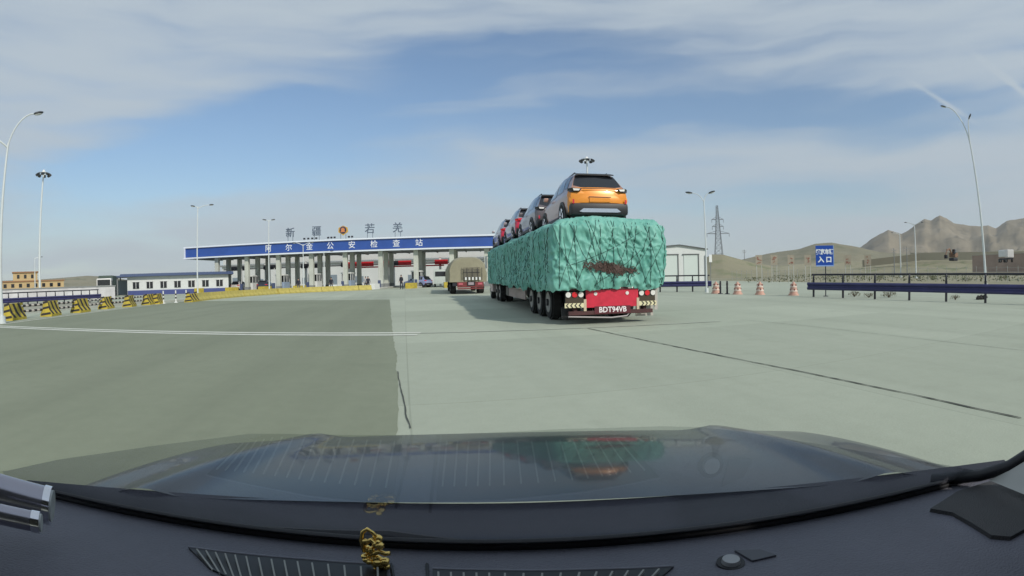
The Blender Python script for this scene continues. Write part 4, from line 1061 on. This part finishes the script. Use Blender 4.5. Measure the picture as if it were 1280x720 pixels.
b = MB(); b.box((.3, 0, 1.7), (2.6, 1.9, 1.2), bevel=.15); b.build('house', OX, exo)
b = MB(); b.box((-.5, -.5, 2.5), (1.2, .9, 1.3), bevel=.08); b.build('cab', GLASSD, exo)
b = MB(); b.tube([(-1, 0, 1.8), (-3.0, 0, 3.2), (-5.0, 0, 2.8)], .25, 6); b.tube([(-5, 0, 2.8), (-6.0, 0, 1.6)], .2, 6); b.build('boom', OX, exo)
b = MB(); b.prism([(-6.3, -.4, 1.6), (-5.6, -.4, 1.5), (-5.4, -.4, .8), (-6.2, -.4, .7)], (0, .8, 0)); b.build('bucket', DARKM, exo)
# slope paths (retaining strips)
for (x0, y0, x1, y1, d, nm, mm, th, lb) in ((1140, 316, 1300, 314, 240, 'retaining_wall', mat('strip_pale', (.40, .36, .27), .85), 1.2, 'pale low retaining wall crossing the slope above the brick wall'),
                                        (1080, 325, 1150, 317, 235, 'retaining_wall', mat('strip_dark', (.27, .245, .18), .85), .9, 'dark low retaining wall on the slope right of the blue sign')):
    a, c = spot(x0, d), spot(x1, d); a.z = height(x0, y0, d); c.z = height(x1, y1, d)
    q = MB(); n = Vector((0, 1.0, 0)); q.prism([a-Vector((0, 0, th+2)), c-Vector((0, 0, th+2)), c, a], n); tag(q.build(nm, mm), lb, 'wall')
# utility poles and shrubs on the verge
for i, (px, d, t) in enumerate(((931, 190, 312), (1118, 130, 310), (1134, 150, 308))):
    p = spot(px, d); h = height(px, t, d); r = empty('utility_pole', p, 0, ['wooden utility pole right of the pylon on the skyline', 'thin utility pole left of the distant lamp posts', 'thin utility pole between the two distant lamp posts'][i], 'pole', 'distant utility poles')
    b = MB(); b.cyl((0, 0, 0), (0, 0, h), .16, .1); b.build('post', GREYD, r); b = MB(); b.box((0, 0, h-.5), (1.8, .12, .14)); b.box((0, 0, h-1.1), (1.4, .12, .12)); b.build('cross_arm', GREYD, r)
fn = empty('mesh_fence', spot(1085, 75), 0, 'thin grey wire fence across the verge behind the blue sign', 'fence')
A_, B_ = spot(915, 92), spot(1300, 60)
fn.location = A_; d = B_-A_
b = MB(); n = 40
for k in range(n+1): b.cyl(d*k/n, d*k/n+Vector((0, 0, 1.7)), .035, seg=6)
build_each(b, 'post', mat('fence_grey', (.35, .36, .33), .6), fn)
b = MB()
for z in (.3, .7, 1.1, 1.5): b.cyl(Vector((0, 0, z)), d+Vector((0, 0, z)), .012, seg=4)
build_each(b, 'wire', mat('fence_grey', (.35, .36, .33), .6), fn)
SH = mat('dry_shrub', (.13, .12, .07), .9, var=.35, vscale=6); SG = mat('green_shrub', (.07, .10, .035), .9, var=.35, vscale=6)
def shrub(loc, r, label, m, seed, n=150):
    random.seed(seed); root = empty('shrub', loc, 0, label, 'shrub')
    b = MB()
    for k in range(14):
        a = random.uniform(0, 6.28); t = random.uniform(.3, 1); b.tube([(0, 0, 0), (r*.5*math.cos(a)*t, r*.5*math.sin(a)*t, r*.4), (r*math.cos(a)*t, r*math.sin(a)*t, r*(.5+.4*random.random()))], .012, 4, .004)
    b.build('stems', mat('twig', (.12, .09, .06), .9), root)
    b = MB()
    for k in range(n):
        a = random.uniform(0, 6.28); t = math.sqrt(random.random()); z = random.random()**.8*(1-.6*t)
        c = Vector((r*t*math.cos(a), r*t*math.sin(a), .05+r*.9*z)); s = r*random.uniform(.05, .14)
        v = [c+Vector((random.uniform(-s, s), random.uniform(-s, s), random.uniform(-s, s))) for _ in range(3)]; b.poly(v)
    b.build('leaves', m, root); return root
shl = [((1068, 371), .35, 'low dry dark shrub first under the long guardrail'), ((1086, 372), .28, 'tiny dry tuft left of the second shrub under the guardrail'), ((1111, 372), .42, 'dark dry shrub under the third span of the long guardrail'), ((1194, 375), .25, 'small tuft at the base of a guardrail post'), ((1100, 350), 1.0, 'grey brown bush behind the guardrail by the distant lamp post'), ((1148, 348), 1.1, 'spindly bush behind the guardrail left of the excavator'), ((1165, 350), .9, 'green grey bush right of the distant lamp post'), ((1255, 349), .9, 'sparse bush right of the tall lamp post'), ((1207, 352), .8, 'low green bush before the tall right lamp post')]
for i, ((px, py), r_, lb) in enumerate(shl):
    shrub(ground(px, py), r_, lb, SH if i < 4 else SG, 50+i, 170)
db2 = empty('rubble_pile', ground(1227, 374.5), 0, 'dark pile of broken stones under the long guardrail', 'rubble'); b = MB(); random.seed(5)
for k in range(14): b.box((random.uniform(-.35, .35), random.uniform(-.12, .12), random.uniform(.03, .12)), (random.uniform(.08, .2), .1, .1), rot=Matrix.Rotation(random.random()*3, 4, (random.random(), random.random(), 1)))
build_each(b, 'stone', mat('rubble_dark', (.06, .055, .05), .9, var=.3, vscale=9), db2)
random.seed(21); b = MB()
for k in range(4200):
    px_ = random.uniform(930, 1400); d = random.uniform(66, 300); c = spot(px_, d)
    if c.y < .9*c.x: pass
    if (c-Vector((0, 0, 0))).length < 30 and c.x < 17: continue
    v = (c.x*math.cos(ROAD)+c.y*math.sin(ROAD)); u = (-c.x*math.sin(ROAD)+c.y*math.cos(ROAD))
    if v < 26+u*.10: continue
    s = random.uniform(.05, .13)*(1+d/200)
    for j in range(3): b.poly([c+Vector((random.uniform(-s, s), random.uniform(-s, s), 0)), c+Vector((random.uniform(-s, s), random.uniform(-s, s), 0)), c+Vector((random.uniform(-s, s), random.uniform(-s, s), random.uniform(s, 2*s)))])
tag(b.build('ground_scrub', mat('scrub_leaf', (.11, .125, .055), .9, var=.4, vscale=.3)), kind='stuff', label='low dry scrub scattered over the verge and slope', cat='scrub')

# ------------------------------------------------------------------ the car the camera sits in
ec = empty('dashcam_car', (0, .62, 0), 0, 'dark glossy car in the foreground, its bonnet and grey dashboard seen from inside', 'car')
EO = Vector((0, .62, 0))
def eb(b, name, m, parent=ec, smooth=False):
    o = b.build(name, m, parent, smooth)
    if parent is ec: o.location = -EO
    return o
HZ = CAM_H
BON = mat('bonnet_paint', (.012, .016, .022), .3, 0, coat=.5)
FAB = mat('dash_plastic', (.14, .14, .17), .62, var=.1, vscale=5, bump=.35, bscale=260, spec=.4)
AL = R(47)
def seam_y(x): return .60-.06*abs(x)**2.2
def bon_z(x, y):
    t = (y-.84)/(1.62-.84); z = HZ-.395-.055*t-.055*max(0, t)**2.4
    ax = abs(x); z -= .03*ax*ax
    z += .018*math.exp(-((ax-(.74-.10*t))/.06)**2)+.012*(1/(1+math.exp((ax-(.60-.1*t))*-40)))*(1 if ax < .8 else 0)*.0
    if ax > .94: z -= 2.2*(ax-.94)**1.5
    if t > .97: z -= (t-.97)*.5
    return z
b = MB(); rows = []
for j in range(46):
    y = .84+j*.0225; rows.append([(x, y-.16*abs(x)**2.2, bon_z(x, y)) for x in [-1.05+i*.03 for i in range(71)]])
b.grid(rows); eb(b, 'bonnet', BON, smooth='all')
b = MB(); 
rows = []
for j in range(7):
    t = j/6; rows.append([(x, seam_y(x)+.03+t*(.84-.16*abs(x)**2.2-seam_y(x)-.03+.01), HZ-.372-.035*math.sin(math.pi*t)-.03*t) for x in [-1.04+i*.08 for i in range(27)]])
b.grid(rows); eb(b, 'cowl', mat('cowl_black', (.010, .012, .022), .4, coat=.2), smooth='all')
# wipers
for x0, x1, yy in ((-.50, .10, .68),):
    b = MB(); b.tube([(x0, yy, HZ-.40), ((x0+x1)/2, yy+.03, HZ-.395), (x1, yy-.02, HZ-.398)], .008, 6); w = eb(b, 'wiper', BLACK)
# dashboard top
b = MB(); rows = []
ys = [.0, .02, .05, .1, .18, .26, .34, .42, .5, .60]
for t in ys:
    row = []
    for i in range(49):
        x = -.96+i*.04; y = seam_y(x)+.02-t; z = HZ-.365+.05*min(1, t/.34)-.10*max(0, t-.36)
        row.append((x, y, z))
    rows.append(row)
vs = b.grid(rows); da = eb(b, 'dashboard', FAB, smooth='all')
def dz(x, y):
    t = seam_y(x)+.02-y; return HZ-.365+.05*min(1, t/.34)-.10*max(0, t-.36)
def dpt(px, py, up=.0):
    d = ray(px, py); y = .5
    k = .5
    for _ in range(40):
        P = Vector((0, 0, CAM_H))+d*k; e = P.z-dz(P.x, P.y); k += e*.8
    P = Vector((0, 0, CAM_H))+d*k; P.z += up; return P
def dpoly(name, pts, m, up=.003, th=.006, parent=ec, smooth=False):
    q = MB(); P = [dpt(x, y) for x, y in pts]; q.prism([p+Vector((0, 0, up-th)) for p in P], (0, 0, th)); return eb(q, name, m, parent)
VB = mat('vent_black', (.008, .008, .012), .5)
# defroster vents
def vent(top, bot, nsl):
    P = [dpt(*p) for p in top]; Q = [dpt(*p) for p in bot]
    q = MB(); q.prism([p+Vector((0, 0, -.001)) for p in P+Q[::-1]], (0, 0, .004)); v = eb(q, 'defroster_vent', VB)
    v['_'] = 0; del v['_']
    q = MB()
    def lerp(L_, t):
        f = t*(len(L_)-1); i = min(len(L_)-2, int(f)); return L_[i].lerp(L_[i+1], f-i)
    for k in range(nsl):
        t = (k+.5)/nsl; a, c = lerp(P, t), lerp(Q, t); m_ = a.lerp(c, .25); q.box(m_+Vector((0, 0, .004))+(c-m_)*.5, (.0022, (c-m_).length, .004), rot=Matrix.Rotation(math.atan2((c-m_).y, (c-m_).x)-math.pi/2, 4, 'Z'))
    o = q.build('vent_slats', mat('slat_grey', (.30, .30, .28), .5), v)
    q = MB(); q.tube([p+Vector((0, 0, .003)) for p in P], .0015, 6); q.build('vent_lip', mat('lip_grey', (.20, .20, .24), .4), v)
    return v
vent([(236, 686), (300, 694), (380, 701), (484, 708)], [(262, 712), (310, 735), (390, 752), (484, 762)], 15)
vent([(541, 713), (620, 715), (740, 714), (842, 710)], [(541, 764), (620, 764), (720, 758), (800, 745)], 15)
for x in ((489, 706), (499, 760)), ((534, 706), (536, 762)):
    a, c = dpt(*x[0]), dpt(*x[1]); q = MB(); q.tube([a+Vector((0, 0, .001)), c+Vector((0, 0, .001))], .0022, 6); eb(q, 'dash_seam', VB)
# light sensor
c = dpt(913, 705); q = MB(); q.cyl(c-Vector((0, 0, .004)), c+Vector((0, 0, .003)), .018, seg=28); sn = eb(q, 'light_sensor', VB)
q = MB(); q.cyl(c, c+Vector((0, 0, .008)), .013, .011, seg=28); q.build('sensor_dome', mat('sensor_grey', (.35, .35, .36), .3, .4), sn)
dpoly('dash_tag', [(918, 690), (950, 689), (970, 696), (940, 703)], mat('tag_grey', (.07, .07, .085), .5))
# right corner: speaker grille, pillar trim
dpoly('corner_cover', [(1162, 640), (1196, 618), (1240, 604), (1290, 622), (1290, 660), (1262, 676), (1238, 674), (1216, 660), (1190, 645)], mat('cover_dark', (.05, .048, .05), .6, bump=.6, bscale=500), up=.006, th=.01)
# windscreen base rubber band
q = MB(); rows = []
q.grid([[(x, seam_y(x)+.024-k*math.cos(AL), HZ-.364+k*math.sin(AL)) for x in [-1.05+i*.05 for i in range(43)]] for k in (-.004, .022)]); eb(q, 'glass_frit', VB, smooth='all')
q = MB()
q.tube([(x, seam_y(x)+.025, HZ-.362) for x in [-1.05+i*.05 for i in range(43)]], .010, 8); eb(q, 'glass_seal', BLACK, smooth='all')
# A pillar right
def rp(px, py, dist): return Vector((0, 0, CAM_H))+ray(px, py)*dist
q = MB(); q.tube([rp(1165, 600, 1.02), rp(1225, 594, 1.0), rp(1262, 583, .97), rp(1320, 545, .95), rp(1450, 440, .95)], .011, 8); eb(q, 'pillar_seal', BLACK, smooth='all')
q = MB(); q.grid([[rp(1236, 600, .99), rp(1262, 588, .96), rp(1325, 548, .94)], [rp(1285, 620, .9), rp(1330, 612, .88), rp(1400, 590, .88)]]); eb(q, 'pillar_trim', mat('trim_beige', (.45, .45, .42), .7), smooth='all')
# windscreen: lower glass carries the dashboard's reflection, upper glass is clear
def wpt(x, k): return (x, seam_y(x)+.02-k*math.cos(AL), HZ-.362+k*math.sin(AL))
gm = bpy.data.materials.new('windscreen_glass'); gm.use_nodes = True; t = gm.node_tree; t.nodes.clear()
o_ = t.nodes.new('ShaderNodeOutputMaterial'); mx_ = t.nodes.new('ShaderNodeMixShader'); tr_ = t.nodes.new('ShaderNodeBsdfTransparent'); gl_ = t.nodes.new('ShaderNodeBsdfGlossy'); gl_.inputs['Roughness'].default_value = .004
tr_.inputs[0].default_value = (.93, .95, .94, 1)
fr = t.nodes.new('ShaderNodeLayerWeight'); fr.inputs['Blend'].default_value = .5; pwn = t.nodes.new('ShaderNodeMath'); pwn.operation = 'POWER'; pwn.inputs[1].default_value = 4
f2_ = t.nodes.new('ShaderNodeMath'); f2_.operation = 'ADD'; f2_.inputs[1].default_value = .125; f2_.use_clamp = True
t.links.new(fr.outputs['Facing'], pwn.inputs[0]); t.links.new(pwn.outputs[0], f2_.inputs[0]); t.links.new(f2_.outputs[0], mx_.inputs[0]); t.links.new(tr_.outputs[0], mx_.inputs[1]); t.links.new(gl_.outputs[0], mx_.inputs[2]); t.links.new(mx_.outputs[0], o_.inputs[0])
xs_ = [-1.04+i*.04 for i in range(53)]
def pane_hit(px, py):
    d = ray(px, py); lo, hi = 0.0, .6
    for _ in range(40):                       # where this sight line meets the sloping glass
        k = (lo+hi)/2; zz = -.362+k*math.sin(AL); x = d.x/d.z*zz; y = d.y/d.z*zz
        if y > seam_y(min(1, abs(x)))+.02-k*math.cos(AL): lo = k
        else: hi = k
    return x, k
KT = sorted(pane_hit(*p) for p in ((2, 590), (75, 574), (200, 556), (320, 541), (540, 543), (700, 536), (840, 532), (900, 535), (1030, 556), (1180, 581), (1240, 592)))
def ktop(x):
    if x <= KT[0][0]: return KT[0][1]
    for (x0, k0), (x1, k1) in zip(KT, KT[1:]):
        if x <= x1: return k0+(k1-k0)*(x-x0)/(x1-x0)
    return KT[-1][1]

b = MB(); b.grid([[wpt(x, ktop(x)*k/4) for x in xs_] for k in range(5)]); eb(b, 'windscreen', gm, smooth='all')
gc = bpy.data.materials.new('clear_glass'); gc.use_nodes = True; t = gc.node_tree; t.nodes.clear(); o_ = t.nodes.new('ShaderNodeOutputMaterial'); tr_ = t.nodes.new('ShaderNodeBsdfTransparent'); t.links.new(tr_.outputs[0], o_.inputs[0])
b = MB(); b.grid([[wpt(x, ktop(x)+(.75-ktop(x))*k/4) for x in xs_] for k in range(5)]); eb(b, 'upper_windscreen', gc, smooth='all')
# roof and rear of the cabin, behind and above the camera
RM_ = mat('roof_lining', (.20, .20, .20), .9)
b = MB(); b.grid([[(x, .12-.14*abs(x), HZ+.20) for x in (-.82, -.4, 0, .4, .82)], [(x, -1.2, HZ+.24) for x in (-.82, -.4, 0, .4, .82)], [(x, -2.0, HZ+.1) for x in (-.82, -.4, 0, .4, .82)], [(x, -2.6, HZ-.4) for x in (-.82, -.4, 0, .4, .82)], [(x, -2.7, .4) for x in (-.82, -.4, 0, .4, .82)]]); eb(b, 'roof', RM_, smooth='all')
for s in (-1, 1):
    b = MB(); b.grid([[(s*.80, .34, HZ+.2), (s*.80, -2.6, HZ+.2)], [(s*.93, .40, HZ-.42), (s*.93, -2.6, HZ-.42)]]); eb(b, 'side_sun_blocker', RM_)  # opaque panels added over the side windows to keep sun off the dash
    b = MB(); b.grid([[(s*.92, .7, HZ-.42), (s*.92, -2.6, HZ-.42)], [(s*.9, .7, .3), (s*.9, -2.6, .3)]]); eb(b, 'door', BON)
# chrome tubes lying on the left of the dash
def tube_thing(a, c, r, label, rings=False):
    A_, C_ = rp(*a), rp(*c); root = empty('chrome_tube', C_, 0, label, 'tube')
    d = A_-C_; q = MB(); q.cyl(d, (0, 0, 0), r, seg=36, caps=True); q.build('barrel', mat('tube_metal', (.38, .37, .42), .22, .85, var=.05), root, smooth=True)
    u = d.normalized()
    q = MB(); q.cyl(u*-.004, u*.006, r*1.07, seg=36); q.build('end_rim', CHROME, root, smooth=True)
    q = MB(); q.cyl(u*-.006, u*-.0035, r*.86, seg=36); q.build('end_cap', mat('cap_grey', (.5, .52, .5), .45, .2), root)
    if rings:
        for k in (.045, .050, .055):
            q = MB(); q.cyl(u*k, u*(k+.0022), r*1.03, seg=30); q.build('ring_groove', BLACK, root, smooth=True)
    return root
tube_thing((-40, 603, .80), (61, 631.5, .77), .0245, 'thick chrome tube with a round cap at the left end of the dashboard')
tube_thing((-40, 633, .66), (46, 652.5, .64), .0115, 'thin chrome tube with ring grooves below the thick chrome tube', True)
# gold ornament
oc = dpt(474, 712); go = empty('gold_ornament', oc, 0, 'small lumpy shiny gold figurine on the dashboard', 'ornament')
GM = mat('gold', (.9, .62, .2), .16, 1, var=.15, vscale=120)
s_ = (Vector((0, 0, CAM_H))-oc).length/640.0   # metres per pixel
def og(px, py, f=0): return Vector(((px-474)*s_, -f, (712-py)*s_*1.12))
q = MB()
q.tube([og(459, 690), og(457, 676), og(460, 666), og(466, 662), og(472, 666), og(477, 672)], .0032, 8, .0022)
q.tube([og(462, 678, .004), og(470, 673, .004), og(477, 680, .004), og(485, 679, .004)], .0036, 8, .0025)
q.tube([og(468, 692, .004), og(478, 686, .005), og(485, 689, .004), og(491, 688, .004)], .0034, 8, .003)
random.seed(3)
for k in range(26):
    t = random.random(); px_ = 472+random.uniform(-14, 14)*(.6+.4*math.sin(3*t)); py_2 = 672+40*t
    q.sphere(og(px_, py_2, random.uniform(-.006, .006)), random.uniform(.003, .006), sc=(1, 1, random.uniform(.6, 1.2)), sub=2)
q.build('figure', GM, go, smooth='all')
q = MB(); q.sphere(og(475, 703, .0), .0105, sc=(1, .9, .8), sub=3); q.build('base', GM, go, smooth='all')

# ------------------------------------------------------------------ the air
b = MB(); b.box((0, 2250, 450), (12400, 7900, 912))
hm = bpy.data.materials.new('haze_air'); hm.use_nodes = True; t = hm.node_tree; t.nodes.clear(); o_ = t.nodes.new('ShaderNodeOutputMaterial'); v_ = t.nodes.new('ShaderNodeVolumePrincipled')
v_.inputs['Color'].default_value = (.95, .97, 1, 1); v_.inputs['Density'].default_value = .0001; t.links.new(v_.outputs[0], o_.inputs['Volume'])
tag(b.build('haze', hm), 'thin pale air between the camera and the hills', kind='stuff')
